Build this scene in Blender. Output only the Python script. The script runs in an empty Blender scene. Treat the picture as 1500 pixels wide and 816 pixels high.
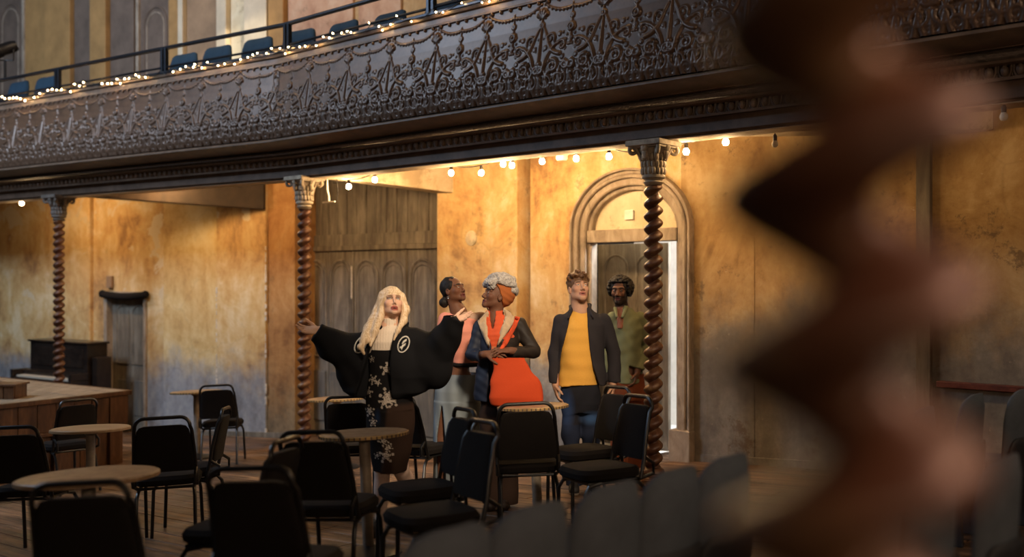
import bpy, bmesh, math, random
import numpy as np
from mathutils import Vector, Matrix, Euler
from mathutils.bvhtree import BVHTree
random.seed(7); rng = np.random.default_rng(7)
SC = bpy.context.scene
COL = SC.collection
# ---------------------------------------------------------------- camera, sky, lights, exposure
EYE, FPX, HZ = 1.70, 1458.0, 405.0
cam_d = bpy.data.cameras.new('camera'); cam = bpy.data.objects.new('camera', cam_d); COL.objects.link(cam)
cam.location = (0, 0, EYE); cam.rotation_euler = (math.radians(90 - 0.118), 0, 0)
cam_d.lens = 35; cam_d.sensor_width = 36; cam_d.clip_start = 0.05; cam_d.clip_end = 200
cam_d.dof.use_dof = True; cam_d.dof.focus_distance = 7.6; cam_d.dof.aperture_fstop = 0.98
SC.camera = cam
wd = bpy.data.worlds.new('hall_ambient'); SC.world = wd; wd.use_nodes = True
bg = wd.node_tree.nodes['Background']; bg.inputs[0].default_value = (0.66, 0.60, 0.58, 1); bg.inputs[1].default_value = 0.023
def area(name, loc, target, size, power, color, spread=180):
    d = bpy.data.lights.new(name, 'AREA'); d.shape = 'RECTANGLE'; d.size, d.size_y = size; d.energy = power; d.color = color
    d.spread = math.radians(spread)
    o = bpy.data.objects.new(name, d); COL.objects.link(o); o.location = loc
    o.rotation_euler = (Vector(target) - Vector(loc)).to_track_quat('-Z', 'Y').to_euler(); return o
def spot(name, loc, target, power, color, angle, blend=0.6, rad=0.1):
    d = bpy.data.lights.new(name, 'SPOT'); d.energy = power; d.color = color; d.spot_size = math.radians(angle); d.spot_blend = blend
    d.shadow_soft_size = rad
    o = bpy.data.objects.new(name, d); COL.objects.link(o); o.location = loc
    o.rotation_euler = (Vector(target) - Vector(loc)).to_track_quat('-Z', 'Y').to_euler(); return o
def point(name, loc, power, color, rad=0.05):
    d = bpy.data.lights.new(name, 'POINT'); d.energy = power; d.color = color; d.shadow_soft_size = rad
    o = bpy.data.objects.new(name, d); COL.objects.link(o); o.location = loc; return o
WARM = (1.0, 0.64, 0.30)
area('cool_balcony_fill', (-9.5, 8.2, 7.0), (-7.2, 13.0, 3.5), (2.2, 2.2), 640, (0.60, 0.77, 1.0))  # added cool fill that tints the left balcony blue; no window modelled
area('warm_right_key', (4.6, 2.6, 5.6), (-0.2, 7.6, 1.2), (1.4, 1.4), 62, (1.0, 0.74, 0.50))  # added warm key from high right; no hanging lamp modelled
area('camera_side_fill', (2.2, -2.2, 2.75), (-1.6, 8.6, 2.6), (5.0, 0.5), 78, (1.0, 0.70, 0.44))  # broad front fill added on the camera side, without fittings
point('near_column_fill', (0.92, 0.66, 2.42), 21, (1.0, 0.52, 0.34), 0.05)  # unseen light added to pick out the ridges of the near column
spot('people_key_spot', (1.0, 2.4, 4.7), (-0.15, 7.5, 1.42), 1900, (1.0, 0.79, 0.56), 27, 0.75, 0.35)  # added key spot to brighten the faces, belongs to no fitting
area('upper_gallery_light', (-3.4, 11.0, 7.6), (-3.6, 13.6, 5.0), (5, 0.8), 105, (1.0, 0.70, 0.42))
spot('upper_sun_streak', (-1.0, 10.6, 7.2), (-3.75, 13.75, 5.1), 1700, (1.0, 0.86, 0.62), 11, 0.5, 0.05)
BULB_STRENGTH = 640.0
FAIRY_STRENGTH = 60.0
vs = SC.view_settings; SC.display_settings.display_device = 'sRGB'
vs.view_transform = 'Standard'; vs.look = 'None'; vs.gamma = 1; vs.exposure = 0.0; vs.use_curve_mapping = False
SC.cycles.use_denoising = True; SC.cycles.max_bounces = 6; SC.cycles.diffuse_bounces = 4; SC.cycles.glossy_bounces = 3
SC.cycles.sample_clamp_indirect = 4.0; SC.cycles.caustics_reflective = False; SC.cycles.caustics_refractive = False
# ---------------------------------------------------------------- measured geometry of the hall
def V(px, py, Y): return Vector(((px - 750) / FPX * Y, Y, EYE - (py - HZ) / FPX * Y))
FA, FB, FC = 0.315 - 0.00015, 0.045, -0.049                 # the floor rakes down towards the stage
def ground(x, y): return FA + FB * x + FC * y
def stand(px, py, h):
    """The floor point above which a point h high is seen at this pixel."""
    k = (px - 750) / FPX; s = (py - HZ) / FPX
    Y = (EYE - h - FA) / (FB * k + FC + s)
    return Vector((k * Y, Y, ground(k * Y, Y)))
FLOOR_N = Vector((-FB, -FC, 1)).normalized()
def on_rake(yaw):
    """Rotation of a piece that stands on the raked floor and is turned by yaw."""
    q = Vector((0, 0, 1)).rotation_difference(FLOOR_N)
    return (q.to_matrix() @ Matrix.Rotation(yaw, 3, 'Z')).to_euler()
class Frame:
    def __init__(s, O, t): s.O = np.array(O, float); s.t = np.array(t, float); s.n = np.array((t[1], -t[0]))
    def u(s, px, w):
        k = (px - 750) / FPX; p = s.O + s.n * w
        return float((k * p[1] - p[0]) / (s.t[0] - k * s.t[1]))
    def xy(s, u, w): return s.O + s.t * u + s.n * w
    def z(s, px, py, w): return EYE - (py - HZ) / FPX * float(s.xy(s.u(px, w), w)[1])
    def P(s, u, w, z): q = s.xy(u, w); return (float(q[0]), float(q[1]), z)
    def pix(s, px, py, w): return s.P(s.u(px, w), w, s.z(px, py, w))
    def ground(s, u, w): q = s.xy(u, w); return ground(q[0], q[1])
    def ang(s): return math.atan2(s.t[1], s.t[0])
pC, pB, pA = np.array([1.15, 8.1]), np.array([-2.335, 11.2]), np.array([-6.28, 13.8])
LB = float(np.linalg.norm(pB - pC))
F1 = Frame(pC, (pB - pC) / LB); F2 = Frame(pB, (pA - pB) / np.linalg.norm(pA - pB))
_bis = F1.n + F2.n; _bis = _bis / np.linalg.norm(_bis); _bis = _bis / float(_bis @ F1.n)
RIGHT_U, LEFT_U = -4.2, 11.0
def path(w): return [F1.xy(RIGHT_U, w), pB + _bis * w, F2.xy(LEFT_U, w)]
W, W2 = 1.5, 1.75                                             # lower and upper wall behind the columns
# ---------------------------------------------------------------- builders
class MB:
    def __init__(s): s.v = []; s.f = []
    def add(s, vs_, fs_):
        o = len(s.v); s.v += [tuple(map(float, p)) for p in vs_]; s.f += [tuple(i + o for i in f) for f in fs_]; return s
    def hexa(s, p): return s.add(p, [(0, 3, 2, 1), (4, 5, 6, 7), (0, 1, 5, 4), (1, 2, 6, 5), (2, 3, 7, 6), (3, 0, 4, 7)])
    def box(s, c, d, M=None):
        x, y, z = [a / 2 for a in d]; p = [Vector(q) for q in ((-x, -y, -z), (x, -y, -z), (x, y, -z), (-x, y, -z), (-x, -y, z), (x, -y, z), (x, y, z), (-x, y, z))]
        return s.hexa([(M @ q if M else q) + Vector(c) for q in p])
    def fbox(s, F, u0, u1, w0, w1, z0, z1):
        a = [(u1, w0), (u0, w0), (u0, w1), (u1, w1)]
        return s.hexa([F.P(u, w, z0) for u, w in a] + [F.P(u, w, z1) for u, w in a])
    def tube(s, pts, r, n=8, cap=True, closed=False):
        pts = [Vector(p) for p in pts]; rs = r if isinstance(r, (list, tuple)) else [r] * len(pts); m = len(pts); rings = []; nrm = None
        for i, p in enumerate(pts):
            if closed: d = pts[(i + 1) % m] - pts[i - 1]
            else: d = pts[min(i + 1, m - 1)] - pts[max(i - 1, 0)]
            d = d.normalized() if d.length > 1e-9 else Vector((0, 0, 1))
            if nrm is None:
                nrm = d.orthogonal().normalized()
            nrm = (nrm - d * nrm.dot(d)); nrm = nrm.normalized() if nrm.length > 1e-6 else d.orthogonal().normalized()
            b = d.cross(nrm); rings.append([p + (nrm * math.cos(2 * math.pi * j / n) + b * math.sin(2 * math.pi * j / n)) * rs[i] for j in range(n)])
        vv = [q for ring in rings for q in ring]; ff = []
        for i in range(m if closed else m - 1):
            a, b = i * n, ((i + 1) % m) * n
            for j in range(n): ff.append((a + j, a + (j + 1) % n, b + (j + 1) % n, b + j))
        if cap and not closed: ff += [tuple(range(n - 1, -1, -1)), tuple(range((m - 1) * n, m * n))]
        return s.add(vv, ff)
    def lathe(s, prof, c=(0, 0, 0), n=24, M=None):
        vv = []; ff = []; m = len(prof)
        for r, z in prof:
            for j in range(n):
                q = Vector((r * math.cos(2 * math.pi * j / n), r * math.sin(2 * math.pi * j / n), z)); vv.append((M @ q if M else q) + Vector(c))
        for i in range(m - 1):
            for j in range(n): ff.append((i * n + j, i * n + (j + 1) % n, (i + 1) * n + (j + 1) % n, (i + 1) * n + j))
        if prof[0][0] > 1e-6: ff.append(tuple(range(n - 1, -1, -1)))
        if prof[-1][0] > 1e-6: ff.append(tuple(range((m - 1) * n, m * n)))
        return s.add(vv, ff)
    def ball(s, c, r, nu=10, nv=6, M=None):
        r = r if isinstance(r, (tuple, list)) else (r, r, r); vv = [(0, 0, -1)]
        for i in range(1, nv):
            a = -math.pi / 2 + math.pi * i / nv
            vv += [(math.cos(a) * math.cos(2 * math.pi * j / nu), math.cos(a) * math.sin(2 * math.pi * j / nu), math.sin(a)) for j in range(nu)]
        vv.append((0, 0, 1)); ff = []
        for j in range(nu):
            ff.append((0, 1 + (j + 1) % nu, 1 + j)); ff.append((len(vv) - 1, len(vv) - 1 - nu + j, len(vv) - 1 - nu + (j + 1) % nu))
        for i in range(nv - 2):
            for j in range(nu): a = 1 + i * nu; ff.append((a + j, a + (j + 1) % nu, a + nu + (j + 1) % nu, a + nu + j))
        out = []
        for q in vv:
            q = Vector((q[0] * r[0], q[1] * r[1], q[2] * r[2])); out.append((M @ q if M else q) + Vector(c))
        return s.add(out, ff)
    def sweep(s, prof):
        """prof: closed list of (w, z), carried along the bent line of the balcony."""
        m = len(prof); rings = [path(w) for w, z in prof]; vv = []; ff = []
        for k in range(3):
            for i, (w, z) in enumerate(prof): q = rings[i][k]; vv.append((q[0], q[1], z))
        for k in range(2):
            for i in range(m): j = (i + 1) % m; ff.append((k * m + i, k * m + j, (k + 1) * m + j, (k + 1) * m + i))
        ff += [tuple(range(m)), tuple(range(3 * m - 1, 2 * m - 1, -1))]
        return s.add(vv, ff)
    def obj(s, name, m, parent=None, smooth=False, bevel=0.0, origin=None, seg=2):
        me = bpy.data.meshes.new(name); o0 = Vector(origin) if origin is not None else Vector((0, 0, 0))
        me.from_pydata([Vector(p) - o0 for p in s.v], [], s.f); me.validate()
        bm = bmesh.new(); bm.from_mesh(me); bmesh.ops.recalc_face_normals(bm, faces=bm.faces); bm.to_mesh(me); bm.free()
        return link(name, me, m, parent, smooth, bevel, o0, seg)
def link(name, me, m, parent=None, smooth=False, bevel=0.0, loc=(0, 0, 0), seg=2):
    if m is not None and not me.materials: me.materials.append(m)
    o = bpy.data.objects.new(name, me); COL.objects.link(o); o.location = loc
    if parent: o.parent = parent
    if smooth:
        me.polygons.foreach_set('use_smooth', [True] * len(me.polygons))
        if smooth != 'all':
            try: me.set_sharp_from_angle(angle=math.radians(40))
            except Exception: pass
    if bevel:
        b = o.modifiers.new('soft_edges', 'BEVEL'); b.width = bevel; b.segments = seg; b.limit_method = 'ANGLE'; b.angle_limit = math.radians(40)
    return o
def empty(name, loc=(0, 0, 0), rot=(0, 0, 0)):
    o = bpy.data.objects.new(name, None); COL.objects.link(o); o.location = loc; o.rotation_euler = rot; o.empty_display_size = 0.1; return o
def tag(o, label, cat, group=None):
    o['label'] = label; o['category'] = cat
    if group: o['group'] = group
    return o
def struct(o): o['kind'] = 'structure'; return o
def copy_tree(o, parent=None):
    c = o.copy(); COL.objects.link(c)
    if parent: c.parent = parent; c.matrix_parent_inverse = o.matrix_parent_inverse
    for ch in [x for x in CHILDREN.get(o.name, o.children)]: copy_tree(ch, c)
    return c
CHILDREN = {}
# ---------------------------------------------------------------- materials
class NT:
    def __init__(s, name):
        s.m = bpy.data.materials.new(name); s.m.use_nodes = True; s.t = s.m.node_tree; s.b = s.t.nodes['Principled BSDF']
    def n(s, kind, **kw):
        x = s.t.nodes.new('ShaderNode' + kind)
        for k, v in kw.items():
            if k.startswith('i_'):
                k2 = k[2:]; x.inputs[int(k2) if k2.isdigit() else k2.replace('_', ' ')].default_value = v
            else: setattr(x, k, v)
        return x
    def l(s, a, b): s.t.links.new(a, b)
    def pos(s, scale=(1, 1, 1), obj=False, rot=(0, 0, 0)):
        src = s.n('TexCoord').outputs['Object'] if obj else s.n('NewGeometry').outputs['Position']
        mp = s.n('Mapping'); mp.inputs['Scale'].default_value = scale; mp.inputs['Rotation'].default_value = rot; s.l(src, mp.inputs[0]); return mp.outputs[0]
    def noise(s, vec, scale, detail=6, rough=0.6, dist=0.0):
        x = s.n('TexNoise'); x.inputs['Scale'].default_value = scale; x.inputs['Detail'].default_value = detail; x.inputs['Roughness'].default_value = rough
        x.inputs['Distortion'].default_value = dist; s.l(vec, x.inputs['Vector']); return x.outputs['Fac']
    def ramp(s, fac, stops):
        x = s.n('ValToRGB'); e = x.color_ramp.elements
        while len(e) < len(stops): e.new(0.5)
        for i, (p, c) in enumerate(stops): e[i].position = p; e[i].color = (*c, 1) if len(c) == 3 else c
        s.l(fac, x.inputs[0]); return x.outputs[0]
    def mix(s, fac, a, b, mode='MIX'):
        x = s.n('MixRGB', blend_type=mode)
        for i, q in ((0, fac), (1, a), (2, b)):
            if hasattr(q, 'links'): s.l(q, x.inputs[i])
            else: x.inputs[i].default_value = (*q, 1) if isinstance(q, tuple) and len(q) == 3 else q
        return x.outputs[0]
    def mth(s, op, a, b=0.0, c=0.0):
        x = s.n('Math', operation=op)
        for i, q in ((0, a), (1, b), (2, c)):
            if hasattr(q, 'links'): s.l(q, x.inputs[i])
            else: x.inputs[i].default_value = q
        return x.outputs[0]
    def step(s, v, a, b): 
        x = s.n('MapRange', interpolation_type='SMOOTHSTEP'); s.l(v, x.inputs[0]); x.inputs[1].default_value = a; x.inputs[2].default_value = b; return x.outputs[0]
    def bump(s, h, strength=0.3, dist=0.01):
        x = s.n('Bump'); x.inputs['Strength'].default_value = strength; x.inputs['Distance'].default_value = dist; s.l(h, x.inputs['Height']); s.l(x.outputs[0], s.b.inputs['Normal'])
    def out(s, col=None, rough=0.6, metal=0.0, spec=0.4):
        if col is not None:
            if hasattr(col, 'links'): s.l(col, s.b.inputs['Base Color'])
            else: s.b.inputs['Base Color'].default_value = (*col, 1)
        if hasattr(rough, 'links'): s.l(rough, s.b.inputs['Roughness'])
        else: s.b.inputs['Roughness'].default_value = rough
        s.b.inputs['Metallic'].default_value = metal; s.b.inputs['Specular IOR Level'].default_value = spec; return s.m
def simple(name, c, rough=0.6, metal=0.0, var=0.35, scale=14, bump=0.15, obj=True, spec=0.4, stretch=(1, 1, 1), bdist=0.004):
    t = NT(name); p = t.pos(stretch, obj); f = t.noise(p, scale, 7, 0.65)
    d = tuple(x * (1 - var) for x in c); e = tuple(min(1, x * (1 + var)) for x in c)
    col = t.ramp(f, [(0.3, d), (0.5, c), (0.72, e)])
    if bump: t.bump(f, bump, bdist)
    return t.out(col, rough, metal, spec)
def fabric(name, c, scale=260, rough=0.95, var=0.25):
    t = NT(name); p = t.pos((1, 1, 1), True); f = t.noise(p, scale, 2, 0.5); g = t.noise(p, 9, 4)
    col = t.ramp(t.mth('ADD', t.mth('MULTIPLY', f, 0.5), t.mth('MULTIPLY', g, 0.5)), [(0.3, tuple(x * (1 - var) for x in c)), (0.7, tuple(min(1, x * (1 + var)) for x in c))])
    t.bump(f, 0.25, 0.002)
    return t.out(col, rough, 0, 0.2)
def painted(name, rough=0.8, bump=0.2, scale=180, spec=0.25):
    """Colour from the mesh's own colour attribute (skin tones, printed cloth)."""
    t = NT(name); a = t.n('Attribute', attribute_name='col'); p = t.pos((1, 1, 1), True); f = t.noise(p, scale, 3)
    col = t.mix(1.0, a.outputs['Color'], t.ramp(f, [(0.3, (0.86, 0.86, 0.86)), (0.7, (1, 1, 1))]), 'MULTIPLY')
    t.bump(f, bump, 0.001); return t.out(col, rough, 0, spec)
def glow(name, c, s):
    t = NT(name); t.b.inputs['Emission Color'].default_value = (*c, 1); t.b.inputs['Emission Strength'].default_value = s
    return t.out(c, 0.3)
def plaster(name, warm, grey, z0, z1, peel=0.0, dark=0.0, cream=(0.62, 0.50, 0.33), tint_scale=1.1):
    """Old distemper: warm top coat, a worn grey dado coat below z0..z1, peeled pale patches, dark scuffs."""
    t = NT(name); p = t.pos(); ps = t.pos((2.2, 2.2, 0.8))
    big = t.noise(p, tint_scale, 10, 0.70, 0.5); streak = t.noise(ps, 2.4, 7, 0.6); fine = t.noise(p, 9, 9, 0.72)
    k = t.mth('ADD', t.mth('ADD', t.mth('MULTIPLY', big, 0.62), t.mth('MULTIPLY', streak, 0.24)), t.mth('MULTIPLY', fine, 0.14))
    w = warm; up = t.ramp(k, [(0.40, w[0]), (0.46, w[1]), (0.52, w[2]), (0.60, w[3])])
    lo = t.ramp(t.mth('ADD', t.mth('MULTIPLY', streak, 0.5), t.mth('MULTIPLY', fine, 0.5)), [(0.33, grey[0]), (0.5, grey[1]), (0.66, grey[2])])
    zz = t.n('SeparateXYZ'); t.l(t.n('NewGeometry').outputs['Position'], zz.inputs[0]); z = zz.outputs[2]
    zn = t.mth('ADD', z, t.mth('MULTIPLY', t.mth('SUBTRACT', t.noise(p, 1.3, 8, 0.7), 0.5), 1.5))
    col = t.mix(t.step(zn, z0, z1), lo, up)
    sc = t.ramp(t.noise(p, 3.4, 10, 0.8), [(0.57, (0, 0, 0)), (0.63, (1, 1, 1))])
    col = t.mix(t.mth('MULTIPLY', sc, 0.42 + dark), col, (0.13, 0.085, 0.05))
    ck = t.n('TexVoronoi', feature='DISTANCE_TO_EDGE'); ck.inputs['Scale'].default_value = 1.1; wv = t.mix(0.25, p, t.n('TexNoise').outputs['Color']); t.l(wv, ck.inputs['Vector'])
    cr = t.ramp(ck.outputs['Distance'], [(0.0, (1, 1, 1)), (0.010, (0, 0, 0))]); col = t.mix(t.mth('MULTIPLY', cr, 0.16), col, (0.16, 0.10, 0.055))
    fl = t.ramp(t.noise(p, 14, 6, 0.7), [(0.66, (0, 0, 0)), (0.70, (1, 1, 1))]); col = t.mix(t.mth('MULTIPLY', fl, 0.35), col, (0.66, 0.55, 0.40))
    if peel:
        pz = t.mth('ADD', t.noise(p, 1.7, 9, 0.6, 0.4), t.mth('MULTIPLY', t.mth('SUBTRACT', z, 2.2), 0.07))
        pf = t.ramp(pz, [(0.62 - peel, (0, 0, 0)), (0.63 - peel, (1, 1, 1))]); col = t.mix(pf, col, cream)
    h = t.mth('ADD', fine, t.mth('MULTIPLY', big, 0.6)); t.bump(h, 0.35, 0.012)
    return t.out(col, 0.88, 0, 0.25)
def wood(name, c0, c1, c2, stretch=(1, 12, 12), scale=2.0, rough=0.55, obj=True, bump=0.25, spec=0.4):
    t = NT(name); p = t.pos(stretch, obj); f = t.noise(p, scale, 8, 0.65, 0.6); g = t.noise(t.pos((1, 1, 1), obj), 3, 5)
    col = t.ramp(t.mth('ADD', t.mth('MULTIPLY', f, 0.7), t.mth('MULTIPLY', g, 0.3)), [(0.35, c0), (0.5, c1), (0.66, c2)])
    t.bump(f, bump, 0.004); return t.out(col, rough, 0, spec)
OCHRE = ((0.33, 0.185, 0.080), (0.54, 0.325, 0.130), (0.62, 0.42, 0.190), (0.72, 0.58, 0.36))
GREY = ((0.13, 0.12, 0.115), (0.24, 0.235, 0.235), (0.38, 0.36, 0.335))
M = {}
M['plaster'] = plaster('ochre_plaster', OCHRE, GREY, 0.55, 1.10, 0.0)
M['plaster_left'] = plaster('peeling_ochre_plaster', OCHRE, ((0.16, 0.15, 0.15), (0.27, 0.27, 0.285), (0.40, 0.38, 0.36)), 0.05, 0.70, 0.03, -0.25)
M['plaster_pale'] = plaster('pale_ochre_plaster', ((0.44, 0.27, 0.11), (0.60, 0.39, 0.16), (0.68, 0.50, 0.24), (0.74, 0.60, 0.36)), ((0.19, 0.18, 0.18), (0.31, 0.31, 0.325), (0.42, 0.40, 0.385)), 0.0, 0.65, 0.0, -0.3, tint_scale=0.8)
M['plaster_orange'] = plaster('orange_plaster', ((0.22, 0.10, 0.035), (0.34, 0.165, 0.06), (0.42, 0.22, 0.08), (0.50, 0.30, 0.13)), ((0.12, 0.085, 0.05), (0.22, 0.15, 0.085), (0.32, 0.22, 0.12)), -0.2, 0.5)
M['plaster_right'] = plaster('scuffed_brown_plaster', ((0.21, 0.12, 0.052), (0.33, 0.195, 0.078), (0.41, 0.26, 0.11), (0.52, 0.37, 0.19)), ((0.12, 0.10, 0.085), (0.19, 0.165, 0.135), (0.28, 0.245, 0.20)), 0.95, 1.65, 0.0, 0.30)
M['plaster_upper'] = plaster('upper_plaster', ((0.26, 0.15, 0.07), (0.36, 0.22, 0.10), (0.44, 0.28, 0.13), (0.52, 0.36, 0.2)), GREY, -3, -2)
M['pink_plaster'] = plaster('pink_plaster', ((0.34, 0.17, 0.11), (0.44, 0.25, 0.16), (0.52, 0.32, 0.21), (0.58, 0.40, 0.28)), GREY, -3, -2)
M['cream_plaster'] = plaster('cream_plaster', ((0.52, 0.40, 0.24), (0.62, 0.50, 0.32), (0.68, 0.57, 0.38), (0.75, 0.66, 0.48)), GREY, -3, -2)
M['soffit'] = plaster('soffit_plaster', ((0.34, 0.25, 0.15), (0.50, 0.39, 0.25), (0.58, 0.46, 0.31), (0.64, 0.54, 0.38)), GREY, -3, -2)
M['dark_beam'] = simple('dark_beam', (0.032, 0.019, 0.011), 0.75, 0, 0.5, 6, 0.3)
M['old_door'] = wood('old_grey_door', (0.085, 0.066, 0.048), (0.165, 0.135, 0.10), (0.29, 0.245, 0.185), (5, 5, 0.7), 2.2, 0.75, False)
M['blue_door'] = wood('worn_blue_grey_door', (0.070, 0.062, 0.055), (0.13, 0.115, 0.098), (0.23, 0.185, 0.13), (5, 5, 0.7), 2.2, 0.75, False)
M['arch_trim'] = wood('worn_arch_paint', (0.17, 0.13, 0.092), (0.32, 0.25, 0.185), (0.46, 0.375, 0.285), (3, 3, 1.4), 3.0, 0.75, False)
M['iron'] = simple('bronzed_relief', (0.108, 0.062, 0.038), 0.40, 0.15, 0.35, 9, 0.15, True, 0.5)
M['cornice'] = simple('painted_cornice', (0.150, 0.104, 0.074), 0.45, 0.0, 0.4, 7, 0.3, False, 0.45)
M['fascia'] = simple('dark_fascia', (0.100, 0.064, 0.044), 0.55, 0.0, 0.45, 5, 0.3, False, 0.4)
M['rail'] = simple('dark_rail_steel', (0.018, 0.022, 0.030), 0.35, 0.6, 0.2, 30, 0.0)
M['wire'] = simple('black_cable', (0.010, 0.009, 0.009), 0.6, 0, 0.2)
M['bulb'] = glow('lit_bulb_glass', (1.0, 0.66, 0.33), BULB_STRENGTH)
M['fairy'] = glow('lit_fairy_bulb', (1.0, 0.58, 0.22), FAIRY_STRENGTH * 4)
M['dead_bulb'] = simple('unlit_bulb', (0.75, 0.68, 0.55), 0.15, 0, 0.1, 10, 0)
M['white_paint'] = simple('white_paint', (0.72, 0.69, 0.62), 0.5, 0, 0.1)
M['white_brick'] = simple('white_painted_brick', (0.80, 0.79, 0.76), 0.7, 0, 0.1, 9, 0.3)
M['black_frame'] = simple('black_powder_coat', (0.010, 0.008, 0.007), 0.38, 0.2, 0.2, 30, 0.0, True, 0.5)
M['black_fabric'] = fabric('black_upholstery', (0.010, 0.0075, 0.0065))
M['brown_fabric'] = fabric('dark_brown_upholstery', (0.030, 0.020, 0.016))
M['seat_fabric'] = fabric('slate_grey_upholstery', (0.085, 0.098, 0.118))
M['seat_dark'] = simple('dark_seat_shell', (0.018, 0.018, 0.022), 0.6)
M['blue_fabric'] = fabric('deep_blue_upholstery', (0.020, 0.042, 0.066))
M['chrome'] = simple('worn_chrome', (0.5, 0.48, 0.45), 0.25, 0.9, 0.1, 30, 0)
# ================================================================ the room
# ---- floor: a dark bed under raked boards that run along the wall
t = NT('worn_floorboards'); 
_p = t.pos((1, 1, 1), False, (0, 0, -F1.ang())); 
_mp = t.n('Mapping'); _mp.inputs['Scale'].default_value = (0.55, 7.0, 1); t.l(_p, _mp.inputs[0])
_g = t.noise(_mp.outputs[0], 2.2, 9, 0.7, 0.5); _b = t.noise(_p, 1.1, 8, 0.65); _oi = t.n('ObjectInfo')
_c = t.ramp(t.mth('ADD', t.mth('MULTIPLY', _g, 0.6), t.mth('MULTIPLY', _b, 0.4)), [(0.41, (0.018, 0.010, 0.006)), (0.47, (0.055, 0.028, 0.014)), (0.53, (0.13, 0.069, 0.032)), (0.62, (0.27, 0.17, 0.10))])
_c = t.mix(1.0, _c, t.ramp(_oi.outputs['Random'], [(0, (0.62, 0.58, 0.55)), (1, (1.25, 1.2, 1.15))]), 'MULTIPLY')
_w = t.ramp(t.noise(_p, 0.9, 10, 0.75), [(0.60, (0, 0, 0)), (0.70, (1, 1, 1))]); _c = t.mix(t.mth('MULTIPLY', _w, 0.55), _c, (0.26, 0.215, 0.17))
t.bump(_g, 0.3, 0.004); M['floor'] = t.out(_c, t.ramp(_b, [(0.35, (0.30, 0.30, 0.30)), (0.65, (0.62, 0.62, 0.62))]), 0, 0.5)
M['floor_bed'] = simple('dark_floor_bed', (0.012, 0.008, 0.005), 0.9)
mb = MB()
def fl(x, y, d=0.0): return (x, y, ground(x, y) + d)
_cs = [(-16, -1.5), (8, -1.5), (8, 24), (-16, 24)]
mb.hexa([fl(x, y, -0.3) for x, y in _cs] + [fl(x, y, -0.025) for x, y in _cs])
floor = struct(mb.obj('floor', M['floor_bed']))
# boards: one mesh, copied in a loop; its frame lies on the rake with x along the wall
BW, BL = 0.165, 3.3
pm = MB(); pm.box((0, 0, -0.0125), (BL - 0.004, BW - 0.006, 0.025))
proto = pm.obj('floorboard', M['floor'], floor, False, 0.0025, seg=1)
a1 = F1.ang(); rake_rot = on_rake(a1 + math.pi)
first = True; nb = 0
for r in range(-4, 60):
    w = W - 0.09 - r * BW
    off = (r * 1.37) % BL
    for k in range(-1, 6):
        u = -5.6 + off + k * BL
        q = F1.xy(u, w)
        if q[1] < 1.2 or q[1] > 18.5 or abs(q[0]) > 0.56 * q[1] + 2.6: continue
        if nb >= 298: break
        o = proto if first else proto.copy()
        if not first: COL.objects.link(o)
        first = False; nb += 1
        o.location = fl(q[0], q[1], random.uniform(-0.0015, 0.0015)); o.rotation_euler = rake_rot
# ---- lower back wall: right of the arch, pier, recess, left bay
Z_CEIL = 3.02
def gz(F, u, w): return F.ground(u, w) - 0.12
uDR, uDL = F1.u(1004, W), F1.u(840, W)                       # arch opening that the trim lines
aL, aR = uDL - 0.05, uDR + 0.05
a_spring = F1.z(925, 338, W); a_top = F1.z(925, 250, W) - 0.04
u_rec0, u_rec1 = F1.u(640, W - 0.12), F1.u(425, W + 0.1)
TH = 0.35
mb = MB()
mb.fbox(F1, -4.4, aR, W, W + TH, -0.6, Z_CEIL)
wall_back_right = struct(mb.obj('wall_back', M['plaster_right']))
mb = MB(); mb.fbox(F1, aL, u_rec0 - 1.35, W, W + TH, -0.8, Z_CEIL)
n = 28; cu = (aL + aR) / 2; ra = (aL - aR) / 2; rz = a_top - a_spring
for i in range(n):                                            # wall over the arch
    x0, x1 = -1 + 2 * i / n, -1 + 2 * (i + 1) / n
    z0, z1 = [a_spring + rz * math.sqrt(max(0, 1 - x * x)) for x in (x0, x1)]
    u0, u1 = cu + ra * x0, cu + ra * x1
    p = [F1.P(u1, W, z1), F1.P(u0, W, z0), F1.P(u0, W + TH, z0), F1.P(u1, W + TH, z1)] + [F1.P(u1, W, Z_CEIL), F1.P(u0, W, Z_CEIL), F1.P(u0, W + TH, Z_CEIL), F1.P(u1, W + TH, Z_CEIL)]
    mb.hexa(p)
struct(mb.obj('wall_back_middle', M['plaster']))
u757 = F1.u(757, W - 0.12)
mb = MB(); mb.fbox(F1, u757, u_rec0, W - 0.12, W + TH, -0.9, Z_CEIL)
struct(mb.obj('wall_back_pier', M['plaster'], None, False, 0.012))
# left bay
uL0 = F2.u(432, W)                                            # right end of the left bay wall
u393, u322, u240, u158, u137 = [F2.u(p, W) for p in (392, 320, 241, 158, 137)]
mb = MB(); mb.fbox(F2, uL0, u393, W, W + 0.7, -1.0, Z_CEIL); struct(mb.obj('wall_left_pier', M['plaster_orange'], None, False, 0.01))
mb = MB(); mb.fbox(F2, u393 + 0.003, u322, W - 0.035, W + 0.5, -1.0, Z_CEIL); struct(mb.obj('wall_left_panel', M['plaster_left'], None, False, 0.01))
mb = MB(); mb.fbox(F2, u322 + 0.003, u240, W - 0.02, W + 0.5, -1.0, Z_CEIL); struct(mb.obj('wall_left_middle', M['plaster_pale'], None, False, 0.008))
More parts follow.
